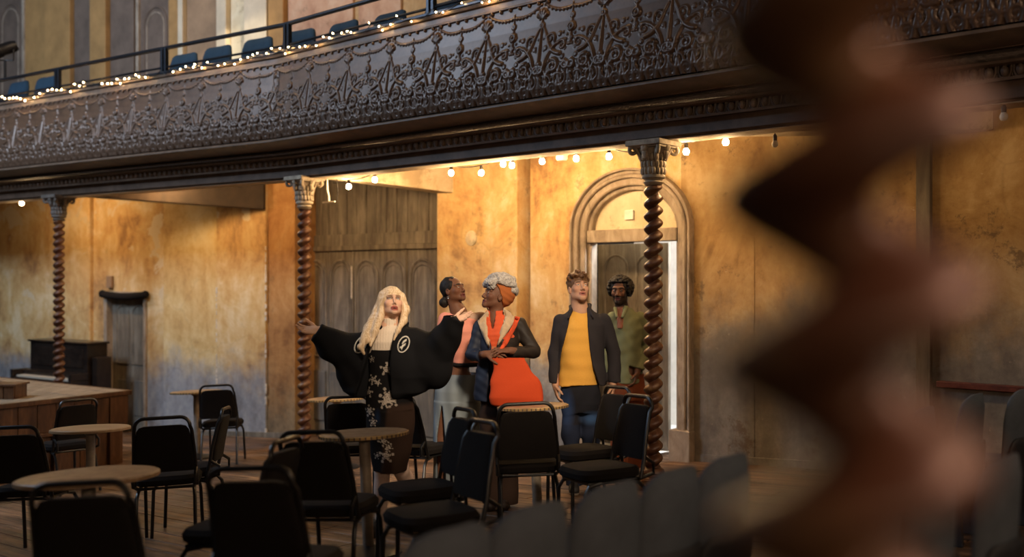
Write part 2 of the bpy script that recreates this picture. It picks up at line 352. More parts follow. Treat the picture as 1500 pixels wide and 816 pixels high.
# wall with the small door: opening px 158..215
d0, d1 = F2.u(213, W), F2.u(158, W); dz = F2.z(185, 432, W)
mb = MB(); mb.fbox(F2, u240 + 0.003, d0, W, W + 0.5, -1.0, Z_CEIL); mb.fbox(F2, d0, d1, W, W + 0.5, dz, Z_CEIL); mb.fbox(F2, d1, u137, W, W + 0.5, -1.0, Z_CEIL)
struct(mb.obj('wall_left', M['plaster_left']))
mb = MB(); mb.fbox(F2, u137 + 0.002, 11.5, W - 0.07, W + 0.5, -1.0, Z_CEIL); struct(mb.obj('wall_far_left', M['plaster_left'], None, False, 0.02))
# flaking white edges where the plaster sheets meet
M['flake'] = simple('white_flaking_edge', (0.60, 0.52, 0.42), 0.8, 0, 0.4, 30, 0.4)
for nm, F, u_, w_, z0, z1 in (('trim_1', F2, u393, W - 0.035, -0.47, 2.1), ('trim_2', F2, u322, W - 0.035, -0.42, 1.75)):
    mb = MB(); z = z0
    while z < z1:
        L = random.uniform(0.03, 0.14)
        if random.random() < 0.72:
            wd_ = random.uniform(0.008, 0.024); mb.fbox(F, u_ - wd_, u_ + wd_ * 0.7, w_ - 0.006, w_ + 0.01, z, z + L)
        z += L + random.uniform(0.0, 0.06)
    o = struct(mb.obj(nm, M['flake'], None, False, 0.004))
# skirting where wall meets floor
for nm, F, ua, ub, w_, m_ in (('baseboard_left', F2, uL0, d0 - 0.06, W - 0.05, 'old_door'), ('baseboard_middle', F1, u757, u_rec0, W - 0.135, 'old_door'), ('baseboard_right', F1, -4.4, aR - 0.16, W - 0.012, 'plaster_right')):
    mb = MB(); g0, g1 = F.ground(ua, w_), F.ground(ub, w_)
    a = [(ub, w_, g1), (ua, w_, g0), (ua, w_ + 0.03, g0), (ub, w_ + 0.03, g1)]
    mb.hexa([F.P(u, w, g - 0.02) for u, w, g in a] + [F.P(u, w, g + 0.07) for u, w, g in a]); struct(mb.obj(nm, M[m_], None, False, 0.004))
# vertical timber edge and dado on the right-hand wall
mb = MB(); u0, u1 = F1.u(1366, W), F1.u(1345, W); mb.fbox(F1, u0, u1, W - 0.06, W, -0.2, Z_CEIL); struct(mb.obj('trim_3', M['old_door'], None, False, 0.006))
mb = MB(); u0 = F1.u(1104, W); mb.fbox(F1, u0 - 0.010, u0 + 0.010, W - 0.005, W, -0.2, 2.2); struct(mb.obj('trim_4', M['plaster_right'], None, False, 0.004))
M['red_wood'] = wood('dark_red_wood', (0.05, 0.012, 0.008), (0.10, 0.024, 0.014), (0.16, 0.045, 0.026), (1, 9, 9), 2, 0.5)
mb = MB(); z0 = F1.z(1420, 570, W - 0.03); mb.fbox(F1, -4.4, F1.u(1375, W), W - 0.06, W, z0, z0 + 0.05); struct(mb.obj('trim_5', M['red_wood'], None, False, 0.006))
# gallery slab: soffit below, gallery floor on top
mb = MB(); mb.sweep([(0.24, 3.0), (W + 0.05, 3.0), (W + 0.05, 3.10), (0.24, 3.10)]); struct(mb.obj('ceiling', M['soffit']))
mb = MB(); mb.sweep([(-0.25, 3.24), (W2 + 0.1, 3.24), (W2 + 0.1, 3.40), (-0.25, 3.40)]); struct(mb.obj('floor_gallery', M['dark_beam']))
# ---- arched doorway
door1 = empty('door_1', F1.P(cu, W, F1.ground(cu, W))); struct(door1)
door1.rotation_euler = (0, 0, 0)
def child(mb, name, m, parent, **kw):
    o = mb.obj(name, m, None, **kw); o.parent = parent; o.matrix_parent_inverse = Matrix.Translation(-Vector(parent.location)) if parent.rotation_euler[:] == (0, 0, 0) else parent_matrix(parent).inverted(); return o
def parent_matrix(p): return Matrix.Translation(p.location) @ p.rotation_euler.to_matrix().to_4x4()
in0, in1 = F1.u(990, W + 0.02), F1.u(866, W + 0.02)
z_lint = F1.z(925, 350, W)
in_rz = F1.z(925, 273, W) - (z_lint + 0.10)
def arch_ring(k0, k1, w0, w1, zs, rz0, ra0, cuu, ub):
    """one continuous moulding, up a jamb, over the half ellipse and down the other jamb"""
    mb = MB(); N = 40; st = []
    g = F1.ground(cuu, w0) - 0.03
    for k in range(5): st.append((1.0, None, g + (zs - g) * k / 5))
    for i in range(N + 1): a = math.pi * i / N; st.append((math.cos(a), math.sin(a), None))
    for k in range(4, -1, -1): st.append((-1.0, None, g + (zs - g) * k / 5))
    ch = min(0.012, (k1 - k0) * 0.25); prof = [(k0, w1), (k0, w0 + ch), (k0 + ch, w0), (k1 - ch, w0), (k1, w0 + ch), (k1, w1)]; m = len(prof); vv = []; ff = []
    for c, s_, z in st:
        for k, w in prof: vv.append(F1.P(cuu + (ra0 + k) * c, w, z if s_ is None else zs + (rz0 + k) * s_))
    for i in range(len(st) - 1):
        for j in range(m): q = (j + 1) % m; ff.append((i * m + j, i * m + q, (i + 1) * m + q, (i + 1) * m + j))
    ff += [tuple(range(m)), tuple(range(len(vv) - 1, len(vv) - 1 - m, -1))]
    return mb.add(vv, ff)
ra_in = (in1 - in0) / 2; cu_in = (in0 + in1) / 2
zs = z_lint + 0.10; 
spread_ = (F1.u(835, W) - F1.u(1010, W)) / 2 - ra_in
rz_out = F1.z(925, 247, W) - zs
rz_in = rz_out - spread_
for nm, k0, k1, w0 in (('inner_moulding', 0.0, 0.045, W + 0.02), ('flat_architrave', 0.045, spread_ * 0.55, W - 0.03), ('middle_bead', spread_ * 0.55, spread_ * 0.72, W - 0.065), ('outer_moulding', spread_ * 0.72, spread_ * 0.9, W - 0.045), ('edge_bead', spread_ * 0.9, spread_, W - 0.085)):
    child(arch_ring(k0, k1, w0, W + 0.12, zs, rz_in, ra_in, cu_in, 0), nm, M['arch_trim'], door1, smooth=True)
for u_ in (cu_in + ra_in + spread_ / 2, cu_in - ra_in - spread_ / 2):
    mb = MB(); g = F1.ground(u_, W); mb.fbox(F1, u_ - spread_ / 2 - 0.01, u_ + spread_ / 2 + 0.01, W - 0.10, W + 0.1, g - 0.02, g + 0.30); child(mb, 'plinth_block', M['arch_trim'], door1, bevel=0.01)
mb = MB(); mb.fbox(F1, in0 - 0.03, in1 + 0.03, W - 0.02, W + 0.14, z_lint - 0.03, z_lint + 0.10); child(mb, 'lintel', M['arch_trim'], door1, bevel=0.01)
mb = MB(); N = 24                                             # tympanum
for i in range(N):
    x0, x1 = -1 + 2 * i / N, -1 + 2 * (i + 1) / N; zz = [zs + (rz_in + 0.02) * math.sqrt(max(0, 1 - x * x)) for x in (x0, x1)]
    u0, u1 = cu_in + (ra_in + .02) * x0, cu_in + (ra_in + .02) * x1
    mb.hexa([F1.P(u1, W + 0.09, zs - 0.02), F1.P(u0, W + 0.09, zs - 0.02), F1.P(u0, W + 0.14, zs - 0.02), F1.P(u1, W + 0.14, zs - 0.02), F1.P(u1, W + 0.09, zz[1] + 0.001), F1.P(u0, W + 0.09, zz[0] + 0.001), F1.P(u0, W + 0.14, zz[0] + 0.001), F1.P(u1, W + 0.14, zz[1] + 0.001)])
child(mb, 'tympanum', M['cream_plaster'], door1)
# door leaf standing ajar in the passage, arched sunk panels
wl = W + 0.50
l0, l1 = F1.u(979, wl), F1.u(876, wl); zt = F1.z(925, 357, wl); gl = F1.ground(l0, wl)
mb = MB(); mb.fbox(F1, l0, l1, wl, wl + 0.05, gl - 0.02, zt); leaf = child(mb, 'door_leaf', M['old_door'], door1, bevel=0.004)
def arched_panel(F, ua, ub, w, z0, z1, d=0.014, r=0.016):
    """moulding tube that outlines a round-headed panel"""
    c = (ua + ub) / 2; R = abs(ub - ua) / 2; pts = [F.P(ua, w, z0), F.P(ua, w, z1 - R)]
    pts += [F.P(c + (ua - c) * math.cos(math.pi * i / 12), w, z1 - R + R * math.sin(math.pi * i / 12)) for i in range(1, 12)]
    pts += [F.P(ub, w, z1 - R), F.P(ub, w, z0)]
    return MB().tube(pts, r, 6, True, True)
Ll = l1 - l0
for i in (0, 1):
    ua, ub = l0 + Ll * (0.10 + 0.46 * i), l0 + Ll * (0.44 + 0.46 * i)
    o = arched_panel(F1, ua, ub, wl, gl + 1.05, zt - 0.12).obj('panel_moulding', M['old_door'], None, True); o.parent = leaf
    mb = MB(); mb.fbox(F1, ua + 0.05, ub - 0.05, wl - 0.012, wl, gl + 0.2, gl + 0.85); o = mb.obj('lower_panel', M['old_door'], None, False, 0.006); o.parent = leaf
# passage beyond: white brick wall, floor slab
mb = MB(); mb.fbox(F1, in0 - 1.4, in1 + 0.9, W + 2.1, W + 2.3, -0.5, 3.0); pw = struct(mb.obj('wall_passage', M['white_brick']))
bk = MB(); bk.fbox(F1, 0, 0.215, 0, 0.02, 0, 0.065); 
zb = -0.25; row = 0; bme = None
while zb < 2.4:
    u = in0 - 1.3 + (0.11 if row % 2 else 0)
    while u < in0 + 0.35:
        if bme is None:
            m_ = MB(); m_.box((0, 0, 0), (0.215, 0.03, 0.065)); ob = m_.obj('brick', M['white_brick'], pw, False, 0.004, seg=1); bme = ob
        else: ob = bme.copy(); COL.objects.link(ob)
        ob.location = F1.P(u, W + 2.098, zb); ob.rotation_euler = (0, 0, F1.ang()); u += 0.225
    zb += 0.075; row += 1
mb = MB(); g = F1.ground(cu, W + 0.5); mb.fbox(F1, in0 - 1.4, in1 + 0.9, W + 0.36, W + 2.1, g - 0.1, g + 0.012); struct(mb.obj('floor_passage', M['white_brick']))
q = F1.P(in0 - 0.55, W + 1.3, 2.7); tq = F1.P(in0 + 0.05, W - 0.2, 1.1)
area('passage_daylight', q, tq, (0.9, 0.9), 210, (0.90, 0.95, 1.0))
q = F1.P(in1 + 0.5, W + 1.5, 2.6); area('passage_daylight_far', q, F1.P(in1 + 0.1, W + 0.6, 1.0), (0.6, 0.6), 12, (0.95, 0.95, 1.0))
# ---- big boarded double door in the recess
door2 = empty('door_2', F1.P((u_rec0 + u_rec1) / 2, W + 0.06, F1.ground((u_rec0 + u_rec1) / 2, W))); struct(door2)
wr = W + 0.10
zr = F1.z(560, 366, wr)                                       # top of the leaves
zT = Z_CEIL
ur0 = u_rec0 + 0.0; ur1 = F1.u(428, wr)
gr = F1.ground((ur0 + ur1) / 2, wr)
mb = MB(); mb.fbox(F1, ur0 - 0.02, ur1 + 0.4, wr + 0.05, wr + 0.2, -1.0, zT); child(mb, 'backing', M['old_door'], door2)
mb = MB(); mb.fbox(F1, ur0, ur1, wr - 0.02, wr + 0.05, zr, zr + 0.07); child(mb, 'cross_rail', M['old_door'], door2, bevel=0.01)
mb = MB(); mb.fbox(F1, ur0, ur1, wr + 0.0, wr + 0.05, zr + 0.07, zr + 0.22); child(mb, 'upper_rail', M['old_door'], door2, bevel=0.006)
nbd = 16
for i in range(nbd):                                          # boards over the leaves
    ua = ur0 + (ur1 - ur0) * i / nbd; ub = ur0 + (ur1 - ur0) * (i + 1) / nbd
    mb = MB(); mb.fbox(F1, ua + 0.006, ub - 0.006, wr + 0.02 + random.uniform(0, 0.012), wr + 0.06, zr + 0.22, zT); child(mb, 'board', M['old_door'], door2, bevel=0.004)
for i, ub in enumerate((F1.u(594, wr), F1.u(517, wr))):
    mb = MB(); mb.fbox(F1, ub - 0.012, ub + 0.012, wr - 0.008, wr + 0.03, gr, zr); child(mb, 'meeting_bead', M['old_door'], door2, bevel=0.004)
edges = [F1.u(p, wr) for p in (640, 596, 555, 517, 480, 445)]
for i in range(5):
    ua, ub = edges[i], edges[i + 1]; pad = 0.09 * abs(ub - ua)
    mb = MB(); mb.fbox(F1, ua + 0.004, ub - 0.004, wr + 0.015, wr + 0.055, gr - 0.05, zr); lf = child(mb, 'leaf_panel', M['old_door'], door2, bevel=0.004)
    for (z0, z1) in ((gr + 1.02, zr - 0.13),):
        o = arched_panel(F1, ua + pad, ub - pad, wr + 0.015, z0, z1, r=0.024).obj('panel_moulding', M['old_door'], None, True); o.parent = lf
        o = arched_panel(F1, ua + pad + 0.055, ub - pad - 0.055, wr + 0.015, z0 + 0.06, z1 - 0.06, r=0.013).obj('panel_moulding', M['old_door'], None, True); o.parent = lf
    for (z0, z1) in ((gr + 0.14, gr + 0.82),):
        mb = MB(); mb.fbox(F1, ua + pad, ub - pad, wr - 0.005, wr + 0.02, z0, z1); o = mb.obj('lower_panel', M['blue_door'], None, False, 0.012); o.parent = lf
mb = MB(); uh = F1.u(516, wr); 
for i in range(9): mb.ball(F1.P(uh, wr - 0.008, F1.z(516, 435, wr) + i * 0.048), (0.016, 0.016, 0.03), 8, 5)
child(mb, 'peeling_edge', M['flake'], door2)
# ---- small door in the left bay
door3 = empty('door_3', F2.P((d0 + d1) / 2, W, F2.ground((d0 + d1) / 2, W))); struct(door3)
g3 = F2.ground((d0 + d1) / 2, W)
mb = MB(); mb.fbox(F2, d0, d1, W + 0.08, W + 0.13, g3 - 0.1, dz); leaf3 = child(mb, 'door_leaf', M['old_door'], door3, bevel=0.004)
for i in (0, 1):
    L = d1 - d0; ua, ub = d0 + L * (0.13 + 0.42 * i), d0 + L * (0.45 + 0.42 * i)
    o = arched_panel(F2, ua, ub, W + 0.08, g3 + 1.05, dz - 0.16, r=0.020).obj('panel_moulding', M['old_door'], None, True); o.parent = leaf3
    mb = MB(); mb.fbox(F2, ua + .02, ub - .02, W + 0.068, W + 0.09, g3 + 0.25, g3 + 0.80); o = mb.obj('lower_panel', M['blue_door'], None, False, 0.012); o.parent = leaf3
for nm, ua, ub in (('jamb', d0 - 0.05, d0 + 0.01), ('jamb', d1 - 0.01, d1 + 0.06)):
    mb = MB(); mb.fbox(F2, ua, ub, W - 0.035, W + 0.1, g3 - 0.1, dz + 0.05); child(mb, nm, M['arch_trim'], door3, bevel=0.006)
mb = MB(); mb.fbox(F2, d0, d1, W - 0.03, W + 0.1, dz - 0.01, dz + 0.05); child(mb, 'lintel', M['arch_trim'], door3, bevel=0.006)
# ---- upper gallery wall, piers and panels (from right to left along the picture)
mb = MB(); mb.sweep([(W2, 3.3), (W2 + 0.4, 3.3), (W2 + 0.4, 7.6), (W2, 7.6)]); struct(mb.obj('wall_upper', M['plaster_upper']))
def upanel(x0, x1, proud, m, nm, z0=3.4, z1=7.4):
    ua, ub = F2.u(max(x0, x1), W2), F2.u(min(x0, x1), W2); mb = MB(); mb.fbox(F2, ua, ub, W2 - proud, W2 + 0.02, z0, z1); return struct(mb.obj(nm, m, None, False, 0.01))
M['pale_upper'] = simple('pale_reveal', (0.60, 0.50, 0.36), 0.8, 0, 0.15, 3, 0.2, False)
M['tan_upper'] = simple('tan_panel', (0.30, 0.19, 0.11), 0.8, 0, 0.25, 3, 0.2, False)
M['grey_upper'] = simple('grey_brown_panel', (0.15, 0.105, 0.078), 0.8, 0, 0.3, 3, 0.2, False)
M['ochre_upper'] = simple('ochre_pier', (0.38, 0.21, 0.075), 0.8, 0, 0.25, 2.5, 0.2, False)
k = 6
for x0, x1, pr, m_ in ((425, 520, 0.04, 'pink_plaster'), (528, 590, 0.04, 'pink_plaster'), (402, 424, 0.12, 'ochre_upper'), (365, 398, 0.10, 'pale_upper'), (343, 363, 0.06, 'cream_plaster'), (328, 342, 0.14, 'pale_upper'), (278, 326, 0.05, 'tan_upper'), (270, 277, 0.12, 'pale_upper'), (255, 269, 0.10, 'ochre_upper'), (166, 200, 0.05, 'grey_upper'), (142, 165, 0.13, 'ochre_upper'), (114, 141, 0.06, 'grey_upper'), (75, 112, 0.12, 'ochre_upper'), (40, 74, 0.04, 'ochre_upper')):
    upanel(x0, x1, pr, M[m_], f'trim_{k}'); k += 1
for nm, x0, x1, yt in (('door_4', 205, 252, 12), ('door_5', -4, 36, 8)):
    e = empty(nm, F2.P(F2.u((x0 + x1) / 2, W2), W2, 3.4)); struct(e)
    ua, ub = F2.u(x1, W2 - 0.03), F2.u(x0, W2 - 0.03); ztop = F2.z((x0 + x1) / 2, yt, W2)
    mb = MB(); mb.fbox(F2, ua, ub, W2 - 0.03, W2 + 0.02, 3.4, ztop + 0.5); lf = child(mb, 'door_leaf', M['grey_upper'], e, bevel=0.004)
    o = arched_panel(F2, ua + 0.11, ub - 0.11, W2 - 0.03, 3.7, ztop, r=0.022).obj('panel_moulding', M['grey_upper'], None, True); o.parent = lf
    o = arched_panel(F2, ua + 0.18, ub - 0.18, W2 - 0.03, 3.8, ztop - 0.08, r=0.012).obj('panel_moulding', M['arch_trim'], None, True); o.parent = lf
    for a, b in ((ua - 0.05, ua + 0.02), (ub - 0.02, ub + 0.05)):
        mb = MB(); mb.fbox(F2, a, b, W2 - 0.07, W2 + 0.02, 3.4, ztop + 0.6); child(mb, 'jamb', M['arch_trim'], e, bevel=0.008)
# ---- beams from the column heads to the wall
def beam(nm, a, b, width, depth, m_, za, zb):
    a = Vector((a[0], a[1], 0)); b = Vector((b[0], b[1], 0)); d = (b - a).normalized(); s = Vector((-d.y, d.x, 0)) * width / 2; mb = MB()
    p = [a - s, a + s, b + s, b - s]; zl = (za, za, zb, zb)
    mb.hexa([(q.x, q.y, z) for q, z in zip(p, zl)] + [(q.x, q.y, 3.03) for q in p]); return struct(mb.obj(nm, m_, None, False, 0.01))
q = F1.xy(F1.u(668, W), W + 0.05); beam('ceiling_beam', pB + F1.n * 0.1, q, 0.30, 0.2, M['soffit'], 2.835, EYE + 120 / FPX * float(q[1] - 0.05))
q = F2.xy(F2.u(388, W), W + 0.05); beam('ceiling_beam', pA + F2.n * 0.1, q, 0.34, 0.2, M['dark_beam'], 2.83, EYE + 97 / FPX * float(q[1]))
q = F1.xy(-1.6, W + 0.05); beam('ceiling_beam', pC + F1.n * 0.1, F1.xy(-2.1, W + 0.05), 0.30, 0.2, M['soffit'], 2.86, 2.84)
# ================================================================ balcony front
q0 = F1.P(0, -0.2, 3.0)
balcony = tag(empty('balcony', q0), 'long dark balcony front of scrolling cast relief above a moulded cornice', 'balcony')
def part(mb, name, m, parent, **kw): return child(mb, name, m, parent, **kw)
mb = MB(); mb.sweep([(-0.08, 2.815), (-0.08, 2.945), (0.24, 2.945), (0.24, 2.835), (0.20, 2.835), (0.20, 2.80), (-0.05, 2.80), (-0.05, 2.815)]); part(mb, 'architrave', M['fascia'], balcony, bevel=0.006)
mb = MB(); mb.sweep([(-0.04, 2.799), (0.19, 2.799), (0.19, 2.793), (-0.04, 2.793)]); part(mb, 'architrave_underside', M['soffit'], balcony)
mb = MB(); mb.sweep([(-0.10, 2.93), (-0.10, 3.02), (0.1, 3.02), (0.1, 2.93)]); part(mb, 'egg_moulding_bed', M['fascia'], balcony)
mb = MB(); mb.sweep([(-0.15, 2.922), (-0.155, 2.94), (-0.1, 2.947), (-0.08, 2.93)]); part(mb, 'lower_fillet', M['cornice'], balcony, smooth=True)
mb = MB(); mb.sweep([(-0.18, 3.012), (-0.22, 3.018), (-0.225, 3.034), (-0.20, 3.04), (-0.05, 3.04), (-0.05, 3.012)]); part(mb, 'upper_fillet', M['cornice'], balcony)
M['rough_band'] = simple('leafy_band', (0.105, 0.078, 0.062), 0.6, 0.0, 0.5, 26, 1.0, False, 0.4, (1, 1, 1.6), 0.03)
prof = [(-0.05, 3.04)] + [(-0.21 - 0.045 * math.sin(math.pi * i / 6), 3.04 + 0.06 * i / 6) for i in range(7)] + [(-0.05, 3.10)]
mb = MB(); mb.sweep(prof); part(mb, 'leaf_band', M['rough_band'], balcony, smooth='all')
prof = [(-0.05, 3.10), (-0.27, 3.10)] + [(-0.27 - 0.25 * (i / 8) ** 0.8, 3.104 + 0.045 * (i / 8) ** 1.4) for i in range(9)] + [(-0.53, 3.152), (-0.53, 3.165), (-0.44, 3.195), (-0.28, 3.20), (-0.05, 3.20)]
mb = MB(); mb.sweep(prof); part(mb, 'cornice_cyma', M['cornice'], balcony, smooth=True)
# egg and dart, one piece per egg
em = MB(); em.ball((0, -0.03, 0.0), (0.026, 0.03, 0.036), 8, 6)
em.tube([(-0.036, -0.02, 0.038), (-0.036, -0.026, -0.005), (-0.022, -0.02, -0.036), (0.022, -0.02, -0.036), (0.036, -0.026, -0.005), (0.036, -0.02, 0.038)], 0.008, 5)
em.tube([(-0.046, -0.006, 0.036), (-0.046, -0.022, -0.036)], [0.003, 0.007], 5)
first_egg = em.obj('egg', M['cornice'], balcony, True); CH0 = Matrix.Translation(-balcony.location)
first_egg.matrix_parent_inverse = CH0
def along(a, b, step):
    n = int((b - a) / step); return [a + step * (i + 0.5) for i in range(n)]
u_mit = [float((pB - _bis * 0 - F1.O) @ F1.t)]
ne = 0
for F, ua, ub in ((F1, -4.1, LB - 0.01), (F2, 0.01, 8.8)):
    for u in along(ua, ub, 0.0905 if F is F1 else 0.094):
        if ne >= 298: break
        e = first_egg if ne == 0 else first_egg.copy()
        if ne: COL.objects.link(e)
        e.location = F.P(u, -0.125, 2.978); e.rotation_euler = (0, 0, F.ang() + math.pi); ne += 1
# relief panels: a height field of scrolls, rosettes and acanthus, shared by all panels
PW, PH = 0.64, 0.81
NX, NZ = 104, 132
gx = np.linspace(-PW / 2, PW / 2, NX); gh = np.linspace(0, PH, NZ)
X_, Hh = np.meshgrid(gx, gh); R_ = np.zeros_like(X_)
def stroke(pts, r0, r1, a=1.0, mirror=True, base=0.0):
    global R_
    pts = np.array(pts); m = len(pts)
    for sg in ((1, -1) if mirror else (1,)):
        for i, (x, h) in enumerate(pts):
            r = r0 + (r1 - r0) * i / max(1, m - 1)
            d2 = (X_ - sg * x) ** 2 + (Hh - h) ** 2; q = 1 - d2 / (r * r)
            R_ = np.maximum(R_, np.where(q > 0, a * r * np.sqrt(np.maximum(q, 0)) + base, 0))
def curve(P, n=60):
    P = np.array(P); t_ = np.linspace(0, 1, n)[:, None]
    return (1 - t_) ** 3 * P[0] + 3 * (1 - t_) ** 2 * t_ * P[1] + 3 * (1 - t_) * t_ ** 2 * P[2] + t_ ** 3 * P[3]
def spiral(cx, cy, r, turns, a0, sg=1, n=70):
    t_ = np.linspace(0, 1, n); a = a0 + sg * turns * 2 * math.pi * t_; rr = r * (1 - 0.86 * t_)
    return np.stack([cx + rr * np.cos(a), cy + rr * np.sin(a)], 1)
def rosette(cx, cy, r, n=8, mirror=False):
    global R_
    for sg in ((1, -1) if mirror else (1,)):
        dx, dy = X_ - sg * cx, Hh - cy; d = np.hypot(dx, dy); a = np.arctan2(dy, dx)
        pet = np.clip(1 - d / (r * (0.78 + 0.22 * np.cos(n * a))), 0, 1) ** 0.5 * r * 0.5
        ring = np.where(abs(d - r * 0.72) < r * 0.28, np.sqrt(np.maximum(0, 1 - ((d - r * 0.72) / (r * 0.28)) ** 2)) * r * 0.45, 0)
        eye = np.where(d < r * 0.3, np.sqrt(np.maximum(0, 1 - (d / (r * 0.3)) ** 2)) * r * 0.6, 0)
        R_ = np.maximum(R_, np.maximum(np.maximum(pet, ring), eye))
# medallion string down the middle
rosette(0, 0.545, 0.042); rosette(0, 0.64, 0.026); rosette(0, 0.45, 0.024)
stroke([(0, h) for h in np.linspace(0.40, 0.74, 40)], 0.011, 0.009, 1, False)
stroke(curve([(0, 0.72), (0.07, 0.70), (0.20, 0.70), (0.30, 0.79)]), 0.009, 0.007)      # swag at the top
for k_ in range(9):
    c_ = curve([(0, 0.72), (0.07, 0.70), (0.20, 0.70), (0.30, 0.79)], 9)[k_]; stroke([(c_[0], c_[1] - 0.008)], 0.011, 0.011)
# candelabrum at the panel edges
E2 = PW / 2
stroke([(E2, h) for h in np.linspace(0.22, 0.68, 50)], 0.016, 0.009)
for a in (-1.1, -0.55, 0.0, 0.55, 1.1): stroke([(E2 + 0.055 * math.sin(a) * s_, 0.66 + 0.075 * math.cos(a) * s_) for s_ in np.linspace(0.2, 1, 8)], 0.010, 0.019)
rosette(E2, 0.60, 0.03, mirror=True)
# S scrolls that climb from the floor of the panel to the medallions
stroke(curve([(0.30, 0.58), (0.22, 0.46), (0.24, 0.36), (0.10, 0.33)]), 0.010, 0.018)
stroke(curve([(0.26, 0.24), (0.24, 0.36), (0.14, 0.46), (0.045, 0.44)]), 0.018, 0.010)
stroke(spiral(0.085, 0.40, 0.045, 1.3, 0.5), 0.012, 0.008); stroke(spiral(0.215, 0.475, 0.05, 1.3, 3.6, -1), 0.012, 0.008); pass
pass
for x, h in ((0.12, 0.50), (0.26, 0.40), (0.07, 0.30), (0.17, 0.36)): rosette(x, h, 0.020, 5, True)
# acanthus bed
for cx, cy, r, sg, a0 in ((0.095, 0.125, 0.075, 1, 2.6), (0.235, 0.115, 0.070, -1, 0.4), (0.165, 0.235, 0.055, 1, 1.5), (0.30, 0.22, 0.04, -1, 0.0), (0.03, 0.235, 0.04, 1, 3.0), (0.165, 0.05, 0.045, 1, 1.0), (0.03, 0.045, 0.04, -1, 1.0), (0.30, 0.04, 0.04, 1, 2.0)): stroke(spiral(cx, cy, r, 1.6, a0, sg), 0.019, 0.011)
for x0, lean in ((0, 0), (0.06, 0.03), (0.13, -0.02), (0.20, 0.03), (0.27, -0.03), (0.32, 0)):
    stroke(curve([(x0, 0.0), (x0 + lean, 0.08), (x0 + lean, 0.17), (x0 + lean * 2.5, 0.25)]), 0.026, 0.010, 0.8, x0 != 0)
for i in range(46): stroke([(random.uniform(0, E2), random.uniform(0.0, 0.30))], random.uniform(0.010, 0.020), 0.012)
for i in range(12): stroke([(random.uniform(0, E2), random.uniform(0.30, 0.66))], random.uniform(0.007, 0.011), 0.009, 0.8)
R_ = np.maximum(R_, 0); R_ = R_ * 1.15
prof_o = np.interp(gh, [0, 0.06, 0.16, 0.28, 0.42, 0.60, 0.81], [0.425, 0.445, 0.455, 0.450, 0.425, 0.395, 0.375])
vv = []
for j in range(NZ):
    for i in range(NX): vv.append((gx[i], -(prof_o[j] + R_[j, i]), gh[j]))
ff = [(j * NX + i, j * NX + i + 1, (j + 1) * NX + i + 1, (j + 1) * NX + i) for j in range(NZ - 1) for i in range(NX - 1)]
me = bpy.data.meshes.new('relief_panel'); me.from_pydata(vv, [], ff)
proto_rp = link('relief_panel', me, M['iron'], balcony, 'all'); first = True
for F, ua, ub in ((F1, -4.2, LB + 0.02), (F2, -0.02, 9.6)):
    for u in along(ua, ub, PW) if F is F2 else [ub - PW * (i + 0.5) for i in range(int((ub - ua) / PW))]:
        o = proto_rp if first else proto_rp.copy()
        if not first: COL.objects.link(o)
        o.matrix_parent_inverse = CH0; o.location = F.P(u, 0, 3.205); o.rotation_euler = (0, 0, F.ang() + math.pi); first = False
# backing, top band with drops, ledge
mb = MB(); mb.sweep([(-0.30, 3.19), (-0.30, 4.06), (-0.20, 4.06), (-0.20, 3.19)]); part(mb, 'parapet_backing', M['iron'], balcony)
mb = MB(); mb.sweep([(-0.385, 4.012), (-0.395, 4.016), (-0.395, 4.03), (-0.385, 4.034), (-0.385, 4.085), (-0.41, 4.09), (-0.42, 4.12), (-0.30, 4.13), (-0.25, 4.13), (-0.25, 4.012)]); part(mb, 'top_band', M['cornice'], balcony, bevel=0.004)
mb = MB(); mb.sweep([(-0.43, 4.12), (-0.43, 4.15), (-0.22, 4.16), (-0.22, 4.12)]); part(mb, 'ledge', M['rail'], balcony, bevel=0.006)
dm = MB(); dm.ball((0, 0, 0), (0.016, 0.012, 0.020), 8, 5); d0_ = dm.obj('drop', M['iron'], balcony, True); d0_.matrix_parent_inverse = CH0; nd = 0
for F, ua, ub in ((F1, 0.2, LB - 0.02), (F2, 0.02, 8.0)):
    for u in along(ua, ub, 0.107):
        e = d0_ if nd == 0 else d0_.copy()
        if nd: COL.objects.link(e)
        e.location = F.P(u, -0.385, 4.004); nd += 1
# ---- railing
railing = tag(empty('railing', F2.P(0, -0.3, 4.15)), 'dark steel guard railing running along the balcony top', 'railing')
CR = Matrix.Translation(-railing.location)
def pline(w, z, ua=-0.3, ub=9.0): return [F1.P(ua, w, z), (*(pB + _bis * w), z), F2.P(ub, w, z)]
mb = MB(); mb.tube(pline(-0.3, 4.467), 0.024, 10); part(mb, 'handrail', M['rail'], railing, smooth=True)
mb = MB(); mb.tube(pline(-0.3, 4.235), 0.014, 8); part(mb, 'lower_rail', M['rail'], railing, smooth=True)
pp = MB(); pp.box((-0.032, 0, 0.16), (0.036, 0.05, 0.32)); pp.box((0.032, 0, 0.16), (0.036, 0.05, 0.32)); pp.box((0, 0, 0.01), (0.13, 0.09, 0.02))
p0 = pp.obj('post', M['rail'], railing, False, 0.003); p0.matrix_parent_inverse = CR; first = True
for F, us in ((F2, (4.27, 2.057, 6.48, 8.6)), (F1, (LB - 0.10, 2.29, 0.08))):
    for u in us:
        o = p0 if first else p0.copy()
        if not first: COL.objects.link(o)
        o.location = F.P(u, -0.3, 4.15); o.rotation_euler = (0, 0, F.ang()); first = False
